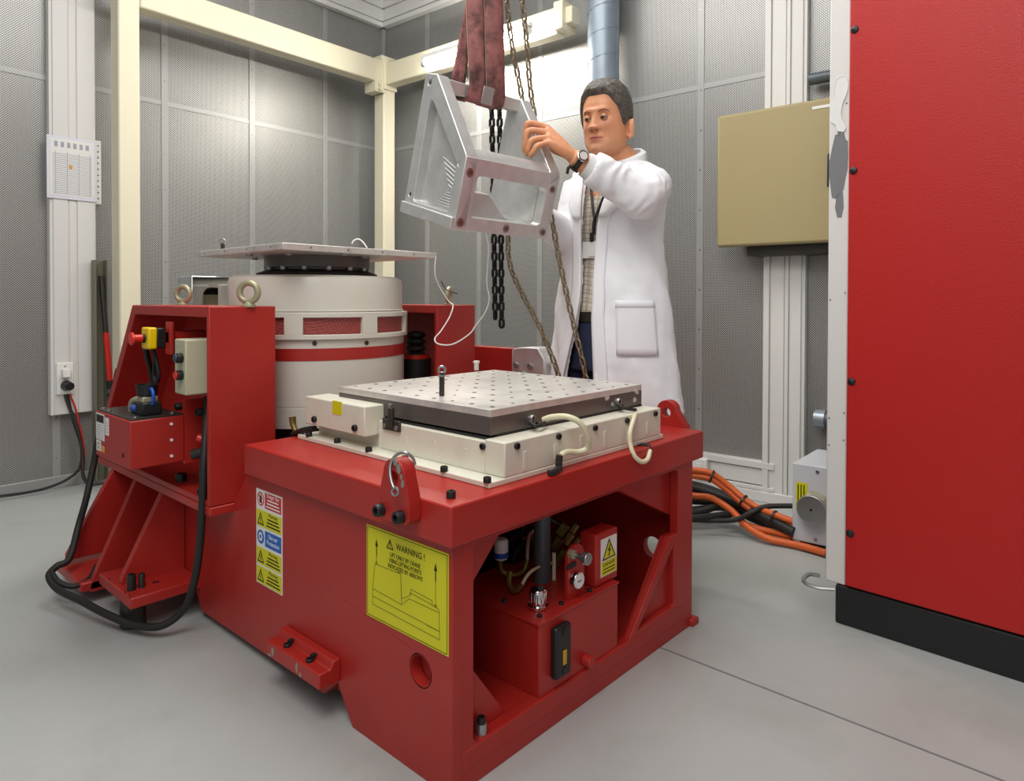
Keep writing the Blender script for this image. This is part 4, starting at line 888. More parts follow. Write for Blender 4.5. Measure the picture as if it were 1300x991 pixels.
# white leads of the accelerometers
e = bpy.data.objects
cable('sensor_cable', [(-1.845, 1.585, 1.10), at(552, 338, 2.40), at(553, 352, 2.40), at(559, 366, 2.42), at(570, 383, 2.42), at(575, 388, 2.40), at(571, 402, 2.36), at(560, 420, 2.32), at(552, 430, 2.30), at(557, 437, 2.28), at(575, 437, 2.26), at(596, 424, 2.26), at(604, 413, 2.26), at(615, 398, 2.24), at(621, 380, 2.22), at(618, 360, 2.20), at(619, 335, 2.16), at(620, 315, 2.12), at(617, 296, 2.06)], .0022, 'white_plastic', 'thin white sensor cable draped from head plate past the red housing up to the fixture', n=6)
cable('sensor_cable', [at(447, 310, 2.42), at(449, 306, 2.42), at(455, 304, 2.42), at(461, 308, 2.42), at(466, 315, 2.42)], .0022, 'white_plastic', 'short white sensor lead arching over the back edge of the head plate', n=6)
cable('cable_tie', [at(560, 357, 2.42), at(565, 366, 2.41), at(571, 370, 2.41), at(581, 373, 2.40)], .002, 'black_plastic', 'black cable tie with loose tail on the right eye bolt', 'cable tie', n=6)
# thick black cable hanging on the left and looping on the floor
cable('black_cable', [pY(150, 470, .86), pY(144, 510, .84) - Vector((.03, 0, 0)), at(128, 540, 2.3), at(118, 590, 2.28), at(108, 635, 2.24), at(98, 670, 2.22), at(86, 712, 2.15), at(70, 722, 2.12), at(60, 735, 2.10), at(72, 752, 2.06), at(100, 766, 2.0), at(130, 782, 1.95), at(165, 796, 1.91), at(200, 799, 1.89), at(228, 781, 1.90), at(243, 750, 1.88), at(252, 700, 1.86), at(256, 640, 1.85), at(258, 590, 1.86), at(261, 545, 1.90), at(263, 505, 1.94)], .0105, 'black_rubber', 'thick black cable looping down to the floor in front of the left gussets')
cable('black_cable', [at(62, 728, 2.11), at(72, 742, 2.08), at(88, 748, 2.08), at(102, 744, 2.10), at(113, 735, 2.14), at(120, 722, 2.2)], .008, 'black_rubber', 'short black cable tail curling under the left foot plate')

# ================================================================== HANGING FIXTURE
# local axes: a along the front, b towards the back, c up; tilted as it hangs
Rl = Matrix(((0.7212, -0.6634, 0.1993), (0.6926, 0.6964, -0.1881), (-0.014, 0.2737, 0.9617)))
Lw = Matrix(((cos(YAW), -sin(YAW), 0), (sin(YAW), cos(YAW), 0), (0, 0, 1)))
T0 = Lw @ Vector((-.2157, 1.9064, .1925)) + Vector((0, 0, CAM_H))
FF = Matrix.Translation(T0) @ (Lw @ Rl).to_4x4()
W, D, H1, H2, TT = .371, .264, .2076, .413, .058
fx = thing('fixture_bracket', (W / 2, D / 2, .1), 'machined aluminium fixture with triangular sides hanging in the maroon sling', 'fixture', fr=FF)
TH = .042
out = [(0, 0), (D, 0), (D, H2), (D - TT, H2), (.006, H1 + .004), (0, H1 - .006)]
pk = []
def rounded(pts, r, n=4):
    o = []
    m = len(pts)
    for i in range(m):
        p = Vector(pts[i]); a = (Vector(pts[i - 1]) - p).normalized(); b_ = (Vector(pts[(i + 1) % m]) - p).normalized()
        ang = a.angle(b_); d = r / math.tan(ang / 2); c = p + (a + b_).normalized() * (r / sin(ang / 2)); s0 = p + a * d; s1 = p + b_ * d
        v0 = s0 - c; v1 = s1 - c; t0 = math.atan2(v0.y, v0.x); dt = math.atan2(v0.x * v1.y - v0.y * v1.x, v0.dot(v1))
        o += [(c.x + r * cos(t0 + dt * k / n), c.y + r * sin(t0 + dt * k / n)) for k in range(n + 1)]
    return o
pocket = rounded([(.040, .040), (D - .042, .040), (D - .042, H2 - .085), (.040, H1 - .045)], .012)
pocket = rounded([(.040, .042), (D - .044, .042), (D - .044, H2 - .072), (D - .06, H2 - .075), (.040, H1 - .028)], .010)
for nm, x0, x1, xf0, xf1 in (('side_plate', 0, TH, TH - .010, TH), ('side_plate', W - TH, W, W - TH, W - TH + .010)):
    holes = [circ(D - .028, H2 - .026, .0085, 16), circ(.026, H1 - .028, .0075, 16), circ(D - .022, .058, .0075, 16)]
    pl_ = obj(nm, MB().prism(out, YZ, x0, x1, [pocket] + holes), 'aluminium', fx, FF, .0025)
    obj('pocket_floor', MB().prism(pocket, YZ, xf0, xf1), 'aluminium', fx, FF)
    # milling marks left in the pocket
    b = MB(); xm_ = xf0 if x0 == 0 else xf1
    cy_, cz_ = .115, .125
    cy_, cz_ = .092, .098
    for k in range(1, 7):
        s_ = .0078 * k; q4 = [(cy_ - s_, cz_ - s_), (cy_ + s_ * 1.25, cz_ - s_), (cy_ + s_ * 1.25, cz_ + s_ * 1.9), (cy_ - s_, cz_ + s_ * 1.15)]
        for (a1, a2) in polyline(q4, True): b.tube([(xm_, a1[0], a1[1]), (xm_, a2[0], a2[1])], .0024, 6, 1)
    for k in range(3): b.tube([(xm_, D - .054 - k * .014, .055), (xm_, D - .054 - k * .014, H2 - .11 - k * .022)], .0024, 6, 1)
    obj('milling_marks', b, 'aluminium', fx, FF, smooth=True)['kind'] = 'stuff'
    for y, z in ((D - .028, H2 - .026), (.026, H1 - .028), (D - .022, .058)):
        obj('hole_bottom', MB().cyl((x0 + .012, y, z), (x0 + .016, y, z), .0084), 'hole_dark', fx, FF)
obj('foot_ledge', MB().box((-.012, .0, 0), (.0, D, .034)), 'aluminium', fx, FF, .003)
fpn = obj('front_plate', MB().prism(rect(TH * .0 + .001, 0.0, W - .001, H1 - .002), XZ, .0, .034, [rrect(.052, .040, W - .046, H1 - .050, .014)]), 'aluminium', fx, FF, .003)
obj('front_cap', MB().prism([(.0, H1 - .012), (.034, H1 - .012), (.040, H1 + .024), (.012, H1 + .006)], YZ, .001, W - .001), 'aluminium', fx, FF, .004)
for a_, c_ in ((.022, H1 - .045), (.020, .022), (W * .52, .020), (W - .024, .022), (W - .022, H1 - .05)):
    obj('counterbore', MB().ring(.0085, .013, -.0006, .0004, n=20), 'steel', fpn).matrix_local = MW[fpn].inverted() @ FF @ dirm((a_, 0, c_), (0, -1, 0))
    bolt(fpn, (a_, .0, c_), (0, -1, 0), .0078, .003, 'copper_bolt', FF, 'socket_screw')
obj('base_plate', MB().box((.0, .0, .0), (W, D, .016)), 'aluminium', fx, FF, .002)
obj('back_rail', MB().prism([(TH, 0), (W - TH, 0), (W - TH, .02), (W * .72, .045), (W * .56, .098), (W * .52, .104), (TH, .104)], XZ, D * .42, D * .42 + .03), 'aluminium', fx, FF, .004)
obj('top_bar', MB().box((TH * .5, D - TT, H2 - .042), (W - TH * .5, D - .004, H2 - .004)), 'aluminium', fx, FF, .003)
for x in (TH * .45, W - TH * .5):
    obj('cap_screw_hole', MB().cyl((x, D - TT * .52, H2 + .0004), (x, D - TT * .52, H2 - .004), .011), 'hole_dark', fx, FF)

# ---- sling: one loop of webbing round the top bar, three folds side by side
sg = thing('lifting_sling', (W * .4, D - .03, H2), 'two worn maroon webbing slings looped round the top bar of the aluminium fixture', 'sling', fr=FF)
ZT = 2.75
def fl(a, b_, c): return FF @ Vector((a, b_, c))
def strap(a0, a1, top0, top1, dtop, off, bow, front):
    """ribbon from the bar up to the hook: (a0,a1) on the bar, (top0,top1) pixel x at the top of the frame"""
    n, m = 26, 8; grid = []
    bb = D - TT - .006 - off if front else D + .006 + off
    for i in range(n + 1):
        t = i / n; row = []
        for j in range(m + 1):
            s_ = j / m
            p0 = fl(a0 + (a1 - a0) * s_, bb, H2 - .01)
            ptop = at(top0 + (top1 - top0) * s_, 0, dtop)
            d = (ptop - p0) * (1 / (ptop.z - p0.z)); p = p0 + d * (ZT - p0.z) * t
            w = sin(pi * min(t * 2.2, 1)); nrm = Lw @ Vector((0, -1, 0))
            p = p + nrm * (bow * sin(s_ * pi) * (.3 + w) + .0025 * sin(s_ * 9 + t * 7))
            row.append(p)
        grid.append(row)
    # below the bar the web turns under it
    under = []
    for k in range(1, 7):
        ph = pi / 2 * k / 6; row = []
        for j in range(m + 1):
            s_ = j / m; a = a0 + (a1 - a0) * s_
            cc = H2 - .01 - k / 6 * .034; row.append(fl(a, bb if k < 6 else bb + (.02 if front else -.02), cc - (.006 if k == 6 else 0)))
        under.append(row)
    rows = list(reversed(under)) + grid
    b = MB(); vs = [p for r in rows for p in r]; k = m + 1
    b.add(vs, [(i * k + j, i * k + j + 1, (i + 1) * k + j + 1, (i + 1) * k + j) for i in range(len(rows) - 1) for j in range(m)])
    o = obj('strap', b, 'sling_web', sg); sm = o.modifiers.new('thick', 'SOLIDIFY'); sm.thickness = .005; sm.offset = 0
    if front and bow > 0:
        obj('edge_stitch', MB().tube([r[0] + Lw @ Vector((0, -.003, 0)) for r in grid[::3]], .0011, 5, 2), 'olive_zinc', o)
    return o
strap(W * .26, W * .40, 592, 603, 2.12, 0, .004, False)
strap(W * .31, W * .49, 591, 613, 2.05, .002, .008, True)
strap(W * .46, W * .58, 612, 624, 2.06, .001, -.012, True)
strap(W * .48, W * .68, 614, 637, 2.04, .007, .010, True)
strap(W * .52, W * .67, 618, 634, 2.13, .0, .006, False)
for a0, a1, off in ((.30, .49, .010), (.48, .68, .013)):
    b = MB(); x0, x1 = W * a0, W * a1
    pr = [(D - TT - off, H2 - .012), (D - TT - off, H2 - .038), (D - TT + .006, H2 - .049), (D - .01, H2 - .049), (D + off, H2 - .038), (D + off, H2 - .012), (D + off - .005, H2 - .012), (D + off - .005, H2 - .036), (D - .012, H2 - .044), (D - TT + .008, H2 - .044), (D - TT - off + .005, H2 - .036), (D - TT - off + .005, H2 - .012)]
    b.prism(pr, YZ, x0, x1); obj('wrap', b, 'sling_web', sg, FF, .001)
obj('keeper_tab', MB().box((W * .425, D - TT - .024, H2 - .048), (W * .54, D - TT - .019, H2 + .004)), 'strip_metal', sg, FF, .002, 'pale grey keeper tab')

# ---- chains
_lk = {}
def link_mesh(L, Wd, r, m):
    k = (L, Wd, r, m)
    if k not in _lk:
        h = (L - Wd) / 2; R = Wd / 2 - r; pts = []
        for i in range(7): t = pi * i / 6; pts.append((R * cos(t), 0, h + R * sin(t)))
        for i in range(7): t = pi + pi * i / 6; pts.append((R * cos(t), 0, -h + R * sin(t)))
        n = 6; rings = []
        for i, p in enumerate(pts):
            q0 = Vector(pts[i - 1]); q1 = Vector(pts[(i + 1) % len(pts)]); t = (q1 - q0).normalized(); nx = Vector((0, 1, 0)); ny = t.cross(nx)
            rings.append([Vector(p) + (nx * cos(2 * pi * j / n) + ny * sin(2 * pi * j / n)) * r for j in range(n)])
        b = MB().loft(rings + [rings[0]], cap=False)
        me = bpy.data.meshes.new('chain_link'); me.from_pydata(b.v, [], b.f); bm = bmesh.new(); bm.from_mesh(me); bmesh.ops.remove_doubles(bm, verts=bm.verts, dist=1e-6); bmesh.ops.recalc_face_normals(bm, faces=bm.faces); bm.to_mesh(me); bm.free()
        me.materials.append(MAT[m]); me.shade_smooth(); _lk[k] = me
    return _lk[k]
def chain(parent, pts, L, Wd, r, m, twist=.4):
    me = link_mesh(L, Wd, r, m); P = catmull(pts, 10) if len(pts) > 2 else [Vector(p) for p in pts]
    pitch = L - 2 * r - .0006; seg_, acc, k = 0, 0.0, 0; pos = P[0].copy()
    cum = [0]
    for i in range(1, len(P)): cum.append(cum[-1] + (P[i] - P[i - 1]).length)
    n = int(cum[-1] / pitch)
    for k in range(n):
        s_ = (k + .5) * pitch; i = max(j for j in range(len(cum)) if cum[j] <= s_); i = min(i, len(P) - 2)
        t = (P[i + 1] - P[i]).normalized(); p = P[i] + t * (s_ - cum[i])
        side = (t.cross(Lw @ Vector((0, 1, 0)))).normalized(); ny = t.cross(side).normalized()
        M3 = Matrix((side, -ny, t)).transposed() if False else Matrix((side, t.cross(side), t)).transposed()
        place('chain_link', me, Matrix.Translation(p) @ M3.to_4x4() @ Matrix.Rotation(twist + (pi / 2 if k % 2 else 0), 4, 'Z'), parent)
for px0, px1, zb, lab in ((621, 629, 413, 'left strand of the black load chain hanging behind the fixture'), (632, 637, 416, 'right strand of the black load chain hanging behind the fixture')):
    p0, p1 = at(px1, zb, 2.46), at(px0 - 2, -60, 2.46); c = thing('hoist_chain', p0, lab, 'chain', 'black load chain strands')
    chain(c, [p1, at((px0 + px1) / 2, 200, 2.46), p0], .041, .026, .0052, 'black_chain', .5)
for pts, lab in (([at(640, -30, 2.30), at(644, 20, 2.30), at(651, 70, 2.31), at(660, 115, 2.33), at(663, 150, 2.36), at(652, 220, 2.45), at(645, 300, 2.45), at(648, 338, 2.43), at(664, 375, 2.40), at(682, 408, 2.37), at(698, 445, 2.36), at(710, 480, 2.36), at(716, 520, 2.36)], 'left brown hand chain passing behind the fixture and down to the slip plate'),
                 ([at(660, -30, 2.28), at(663, 10, 2.28), at(668, 60, 2.29), at(672, 110, 2.31), at(678, 150, 2.33), at(690, 230, 2.33), at(701, 283, 2.30), at(710, 330, 2.28), at(722, 385, 2.285), at(733, 430, 2.29), at(744, 478, 2.295), at(750, 520, 2.30)], 'right brown hand chain hanging in front of the white coat')):
    c = thing('hand_chain', pts[-1], lab, 'chain', 'brown hand chain loops'); chain(c, pts, .040, .023, .0042, 'brown_chain', .7)
# hook left in the front lug
q = pY(503, 604, .81)
b = MB(); b.tube([(q.x + .006, .80, q.z - .022), (q.x - .004, .802, q.z - .012), (q.x - .014, .806, q.z + .004), (q.x - .018, .812, q.z + .022), (q.x - .012, .822, q.z + .036), (q.x + .004, .83, q.z + .040), (q.x + .012, .84, q.z + .03), (q.x + .012, .846, q.z + .016)], .0032, 10, 6)
b.torus((q.x + .010, .80, q.z - .028), .007, .0026, (.3, -1, .2), 20, 8)
tag(obj('wire_hook', b, 'steel'), 'small bright steel hook with ring hung in the front lifting lug', 'hook')

# ================================================================== PERSON (faces -Y, his left is +X)
FEET = at(778, 700, 2.46); PX0, PY0 = FEET.x, FEET.y
man = thing('person', (PX0, PY0, 0), 'person in white lab coat and plaid shirt steadying the hanging aluminium fixture', 'person')
# ---- head, built in its own frame: x his left, -y forward, z up from eye line
HC = at(768.5, 154.5, 2.43)
hyaw = math.radians(34) - YAW        # turned towards the fixture
fdir = Lw @ Vector((-sin(math.radians(33)), -cos(math.radians(33)), 0))
HM = Matrix.Translation(HC) @ Matrix((Vector((-fdir.y, fdir.x, 0)), -fdir, Vector((0, 0, 1)))).transposed().to_4x4() @ Matrix.Rotation(math.radians(4), 4, 'X')
TAB = [(.130, .006, .006, .010), (.127, .022, .022, .030), (.118, .040, .040, .050), (.100, .057, .062, .082), (.075, .069, .080, .102), (.050, .0745, .088, .110), (.025, .0765, .0895, .112), (0, .0765, .0875, .110), (-.025, .0755, .087, .103), (-.047, .0745, .087, .084), (-.070, .072, .0865, .068), (-.089, .068, .0865, .052), (-.105, .060, .0855, .036), (-.117, .049, .081, .020), (-.125, .033, .073, .006), (-.129, .010, .060, -.02)]
def tabz(z):
    for i in range(len(TAB) - 1):
        a, b = TAB[i], TAB[i + 1]
        if a[0] >= z >= b[0]:
            t = (a[0] - z) / (a[0] - b[0]); return [a[k] + (b[k] - a[k]) * t for k in (1, 2, 3)]
    return list(TAB[-1][1:])
def gau(x, z, cx, cz, sx, sz): return math.exp(-((x - cx) / sx) ** 2 - ((z - cz) / sz) ** 2)
def face_off(x, z):
    ax = abs(x); o = 0
    if -.046 < z < .03:
        t = (.022 - z) / .060; t = max(0, min(1, t)); w = .0095 + .0075 * t
        o += (.007 + .021 * t ** 1.3) * math.exp(-(x / w) ** 2) * max(0, min(1, (z + .046) / .008))
    o += .0105 * gau(ax, z, .0145, -.0355, .0075, .0075)
    o += .006 * gau(ax, z, .030, .027, .018, .008) + .003 * gau(x, z, 0, .024, .02, .01)
    o -= .0115 * gau(ax, z, .031, .002, .0165, .0115)
    o += .005 * gau(ax, z, .045, -.028, .018, .018)
    o -= .003 * gau(ax, z, .032, -.055, .010, .022)
    o += .006 * gau(x, z, 0, -.064, .022, .0055) + .0060 * gau(x, z, 0, -.076, .018, .0055) - .0045 * gau(x, z, 0, -.0702, .027, .0022)
    o -= .003 * gau(x, z, 0, -.087, .018, .005) + .002 * gau(x, z, 0, -.054, .004, .008)
    o += .007 * gau(x, z, 0, -.106, .024, .014)
    o -= .0030 * math.exp(-((ax - (.020 + (-.034 - z) * .55)) / .0035) ** 2) * (1 if -.078 < z < -.034 else 0) * max(0, 1 - abs(z + .056) / .024)
    o += .002 * gau(ax, z, .026, -.05, .006, .02)
    return o
zs = []
n_ = 110
for i in range(n_ + 1):
    t = i / n_; zs.append(.130 - .259 * t)
NR = 120
def head_ring(z, grow=0, feat=True, zr=None):
    w, yf, yb = tabz(z); r = []
    for j in range(NR):
        th = 2 * pi * j / NR; s_, c_ = sin(th), cos(th); p = .92
        x = (w + grow) * math.copysign(abs(s_) ** p, s_)
        y = -(yf + grow) * math.copysign(abs(c_) ** p, c_) if c_ > 0 else -(yb + grow) * math.copysign(abs(c_) ** p, c_)
        if feat and c_ > 0: y -= face_off(x, z) * min(1, c_ * 3)
        r.append(Vector((x, y, z)))
    return r
body = MB()
body.loft([[HM @ p for p in head_ring(z)] for z in zs])
def ear(sgn):
    e = MB(); M = Matrix.Rotation(.5 if sgn > 0 else -.15, 3, 'Z') @ Matrix.Rotation(.15, 3, 'X')
    c = Vector((sgn * (.082 if sgn > 0 else .074), .020 if sgn > 0 else .03, -.034))
    e.ell(c, (.008, .019, .034), 16, 12, M); 
    rim = [c + M @ Vector((sgn * .010, .018 * cos(t), .032 * sin(t))) for t in [pi * 2 * k / 16 - .6 for k in range(13)]]
    e.tube(rim, .0042, 8, 3); e.ell(c + Vector((sgn * .003, -.008, -.028)), (.007, .009, .010), 10, 8)
    return e
for sg_ in (-1, 1):
    e = ear(sg_); body.add([HM @ v for v in e.v], e.f)
HL = lambda x, y, z: HM @ Vector((x, y, z))
NB = Vector((PX0 + .035, PY0 + .0, 1.43))
NB = at(787, 208, 2.47)
body.tube([HL(0, .030, -.03), HL(0, .018, -.085), HL(.0, .02, -.115), NB + Vector((0, .0, .01)), NB - Vector((0, 0, .06))], [.062, .058, .056, .062, .085], 24, 5)
# ---- arms, torso, legs
SL, SR = at(829, 236, 2.38), at(738, 238, 2.545)
EL, WL_ = at(813, 250, 2.19), at(727, 200, 2.135)
ER, WR = at(720, 300, 2.50), at(672, 268, 2.34)
TC = Vector((PX0 + .012, PY0, 0))
def ringz(c, a, b_, z, n=28): return [Vector((c.x + a * cos(2 * pi * j / n), c.y + b_ * sin(2 * pi * j / n), z)) for j in range(n)]
body.loft([ringz(TC, .15, .10, .80), ringz(TC, .155, .10, .95), ringz(TC, .14, .095, 1.08), ringz(TC, .15, .10, 1.22), ringz(TC, .145, .095, 1.32), ringz(TC, .10, .075, 1.38), ringz(TC, .05, .05, 1.42)])
for S_, E_, W_ in ((SL, EL, WL_), (SR, ER, WR)):
    body.tube([S_ + (TC - S_) * .25 + Vector((0, 0, S_.z * .25)), S_, S_.lerp(E_, .5), E_], [.05, .050, .045, .040], 18, 6)
    body.tube([E_, E_.lerp(W_, .35), E_.lerp(W_, .75), W_], [.040, .043, .033, .027], 18, 6)
for sx in (-.085, .085):
    h_ = Vector((TC.x + sx, TC.y, .86)); k_ = Vector((TC.x - .03 + sx, TC.y - .01, .47)); a_ = Vector((TC.x - .05 + sx, TC.y + .02, .07))
    body.tube([h_, h_.lerp(k_, .5), k_, k_.lerp(a_, .4), a_], [.085, .075, .052, .05, .036], 18, 5)
    body.tube([a_, a_ + Vector((0, -.08, -.03)), a_ + Vector((0, -.16, -.045))], [.036, .036, .022], 14, 4)
# ---- left hand: knuckle, two joints and tip of each finger
def hand(wrist, fingers, thumb, rs, heel):
    kn = [f[0] for f in fingers]
    n = 18
    for i in range(4):
        a = wrist; b_ = kn[i]; m = a.lerp(b_, .55) + heel
        body.tube([a, m, b_], [.021, .0155, .0115], 14, 5)
    for i in range(3): body.tube([kn[i], kn[i].lerp(kn[i + 1], .5), kn[i + 1]], [.0105, .010, .0105], 12, 3)
    for i in range(3):
        p, q_ = wrist.lerp(kn[i], .62) + heel * .7, wrist.lerp(kn[i + 1], .62) + heel * .7
        body.tube([p, q_], [.013, .013], 12, 1)
    for f, r in zip(fingers, rs):
        body.tube(f, [r * 1.16, r * 1.0, r * 1.06, r * .93, r * .97, r * .82], 12, 5)
        body.ell(f[-1], (r * .8, r * .8, r * .8), 12, 8)
    body.tube(thumb, [.016, .0125, .0115, .0095], 12, 5); body.ell(thumb[-1], (.0093,) * 3, 12, 8)
fi = [[at(694, 163, 2.155), at(671.5, 157, 2.15), at(667, 168, 2.158), at(667.5, 178, 2.168)],
      [at(695.5, 169, 2.135), at(671, 167, 2.125), at(666.5, 182, 2.125), at(665.3, 192, 2.135)],
      [at(696, 175.5, 2.117), at(675.5, 178.5, 2.10), at(670.5, 188.5, 2.10), at(668, 196, 2.11)],
      [at(696.5, 182, 2.105), at(682.5, 185.5, 2.085), at(676.5, 193, 2.085), at(673, 198.5, 2.095)]]
hand(WL_, fi, [at(717, 195, 2.155), at(706, 192, 2.19), at(698, 187, 2.215), at(690, 181, 2.225)], (.0104, .0106, .0102, .0092), Lw @ Vector((0, -.004, 0)))
fr_ = [[WR + Vector((-.03, -.07, .02 - i * .02)), WR + Vector((-.06, -.10, .025 - i * .021)), WR + Vector((-.085, -.09, .02 - i * .021)), WR + Vector((-.09, -.07, .015 - i * .02))] for i in range(4)]
hand(WR, fr_, [WR + Vector((-.01, -.02, .02)), WR + Vector((-.015, -.05, .045)), WR + Vector((-.03, -.075, .05)), WR + Vector((-.05, -.085, .045))], (.0085, .0088, .0085, .0075), Vector((0, 0, 0)))
def remeshed(name, mb, m, vox, smooth=1, parent=None, post=None):
    """one continuous surface from overlapping volumes"""
    me = bpy.data.meshes.new('tmp'); me.from_pydata(mb.v, [], mb.f)
    bm = bmesh.new(); bm.from_mesh(me); bmesh.ops.recalc_face_normals(bm, faces=bm.faces); bm.to_mesh(me); bm.free()
    o = bpy.data.objects.new('tmp', me); COL.objects.link(o)
    r = o.modifiers.new('r', 'REMESH'); r.mode = 'VOXEL'; r.voxel_size = vox
    if smooth: s_ = o.modifiers.new('s', 'SMOOTH'); s_.factor = .5; s_.iterations = smooth
    dg = bpy.context.evaluated_depsgraph_get(); dg.update()
    m2 = bpy.data.meshes.new_from_object(o.evaluated_get(dg)); bpy.data.objects.remove(o)
    if post: post(m2)
    c = Vector((PX0, PY0, .9)); m2.transform(Matrix.Translation(-c)); m2.name = name
    m2.materials.clear(); m2.materials.append(MAT[m]); m2.shade_smooth()
    return place(name, m2, Matrix.Translation(c), parent)
HMi = HM.inverted()
def tint(me):
    ca = me.color_attributes.new('tint', 'FLOAT_COLOR', 'POINT')
    base_ = Vector(lin('#d8976f')[:3]); lip = Vector(lin('#a85a4f')[:3]); beard = Vector(lin('#b08468')[:3]); red = Vector(lin('#c27a60')[:3]); dark = Vector(lin('#5a2f25')[:3])
    buf = []
    for v in me.vertices:
        p = HMi @ v.co; c = base_
        if p.length < .2 and p.y < .06:
            ax = abs(p.x)
            c = c.lerp(beard, min(1, .55 * gau(ax, p.z, 0, -.10, .06, .03)))
            c = c.lerp(red, min(1, .6 * gau(ax, p.z, .042, -.03, .02, .02) + .5 * gau(p.x, p.z, 0, -.035, .015, .015)))
            if p.y < -.05:
                c = c.lerp(lip, min(1, 1.3 * gau(p.x, p.z, 0, -.0705, .0235, .0075) ** 1.0)) if gau(p.x, p.z, 0, -.0705, .025, .009) > .25 else c
                if abs(p.z + .0702) < .0016 and ax < .024: c = c.lerp(dark, .6)
                k = gau(ax, p.z, .0095, -.0445, .0048, .003)
                if k > .3: c = c.lerp(dark, min(1, k))
                c = c.lerp(red, .5 * gau(ax, p.z, .031, -.010, .012, .006))
                fx_ = .019 + (-.034 - p.z) * .55
                if -.076 < p.z < -.036: c = c.lerp(dark, .22 * math.exp(-((ax - fx_) / .0022) ** 2) * max(0, 1 - abs(p.z + .056) / .022))
        buf += [c.x, c.y, c.z, 1]
    ca.data.foreach_set('color', buf)
remeshed('body', body, 'skin', .0034, 1, man, tint)
# eyes looking down at the fixture, lids, brows
for sg_ in (-1, 1):
    ec = Vector((sg_ * .031, -.0782, .0010))
    b = MB(); b.ell((0, 0, 0), (.0122, .0122, .0122), 20, 14)
    o = obj('eye', MB().add([HM @ (v + ec) for v in b.v], b.f), 'eye_white', man)
    gz = Vector((-.02, -.90, -.40)).normalized()
    b = MB(); b.ell((0, 0, 0), (.0066, .0066, .0018), 16, 8, Vector((0, 0, 1)).rotation_difference(gz).to_matrix()); obj('iris', MB().add([HM @ (v + ec + gz * .0111) for v in b.v], b.f), 'iris', o)
    def lid(t0, t1, r):
        rows = []
        for i in range(7):
            t = t0 + (t1 - t0) * i / 6
            rows.append([ec + Vector((r * sin(ph) * cos(t) , -r * cos(ph) * cos(t), r * sin(t))) for ph in [(-1.25 + 2.5 * j / 14) for j in range(15)]])
        b = MB(); k = 15
        b.add([HM @ p for row in rows for p in row], [(i * k + j, i * k + j + 1, (i + 1) * k + j + 1, (i + 1) * k + j) for i in range(6) for j in range(14)]); return b
    for nm, t0, t1 in (('upper_eyelid', -.20, 1.3), ('lower_eyelid', -1.2, -.57)):
        me_, c_ = mesh_of(nm, lid(t0, t1, .0131), 'skin'); 
        at_ = me_.color_attributes.new('tint', 'FLOAT_COLOR', 'POINT'); col_ = lin('#c18a69'); at_.data.foreach_set('color', list(col_) * len(me_.vertices))
        o2 = place(nm, me_, Matrix.Translation(c_), man); sm = o2.modifiers.new('t', 'SOLIDIFY'); sm.thickness = .0014
    b = MB(); b.tube([HM @ (ec + Vector((.0134 * sin(ph) * cos(-.21), -.0134 * cos(ph) * cos(-.21), .0134 * sin(-.21)))) for ph in [-1.0 + 2.0 * j / 8 for j in range(9)]], .0008, 5, 2); obj('eyelash', b, 'leather', man)
    b = MB(); pts = [(sg_ * .014, .0185), (sg_ * .022, .0205), (sg_ * .031, .0230), (sg_ * .040, .0230), (sg_ * .048, .0180)]
    fy = lambda x, z: -(tabz(z)[1] * (max(0, 1 - (abs(x) / tabz(z)[0]) ** 2.17)) ** .46 + face_off(x, z))
    b.tube([HL(x, fy(x, z) - .0005, z) for x, z in pts], [.0018, .0022, .0022, .0019, .0011], 8, 5); obj('eyebrow', b, 'brow', man)
# hair: a shell that dives under the skin where there is none
def hairline(th):
    d = abs((math.degrees(th) + 180) % 360 - 180)
    K = [(0, .076), (25, .078), (38, .070), (50, .050), (60, .038), (68, .012), (76, -.018), (84, -.026), (89, -.015), (94, .0), (106, .0), (116, -.012), (124, -.05), (140, -.062), (180, -.07)]
    for i in range(len(K) - 1):
        if K[i][0] <= d <= K[i + 1][0]: t = (d - K[i][0]) / (K[i + 1][0] - K[i][0]); return K[i][1] + (K[i + 1][1] - K[i][1]) * t
    return K[-1][1]
hb = MB(); rings = []
for z in [.130 - .22 * i / 90 for i in range(91)]:
    r = head_ring(z, 0, False); row = []
    for j, p in enumerate(r):
        th = 2 * pi * j / NR; hl = hairline(th); g_ = (z - hl) / .012; g_ = max(-1, min(1, g_))
        n0 = noise.noise(Vector((p.x * 60, p.y * 60, p.z * 22))) * .0022 + noise.noise(Vector((p.x * 160, p.y * 160, p.z * 40))) * .0014
        d = math.degrees(th); d = abs((d + 180) % 360 - 180)
        thick = .011 + .006 * max(0, (z - .03) / .1) + (.006 * max(0, 1 - d / 60) if z > .06 else 0)
        off = (thick + n0) * max(0, g_) ** .5 if g_ > 0 else -.012 * -g_
        out_ = Vector((p.x, p.y, 0)); out_ = out_.normalized() if out_.length > 1e-5 else Vector((0, 0, 0))
        up = .012 + n0 if z > .10 else .012 * max(0, (z - .03) / .07)
        row.append(HM @ (p + out_ * off + Vector((0, 0, up if g_ > 0 else 0))))
    rings.append(row)
hb.loft(rings); obj('hair', hb, 'hair', man)

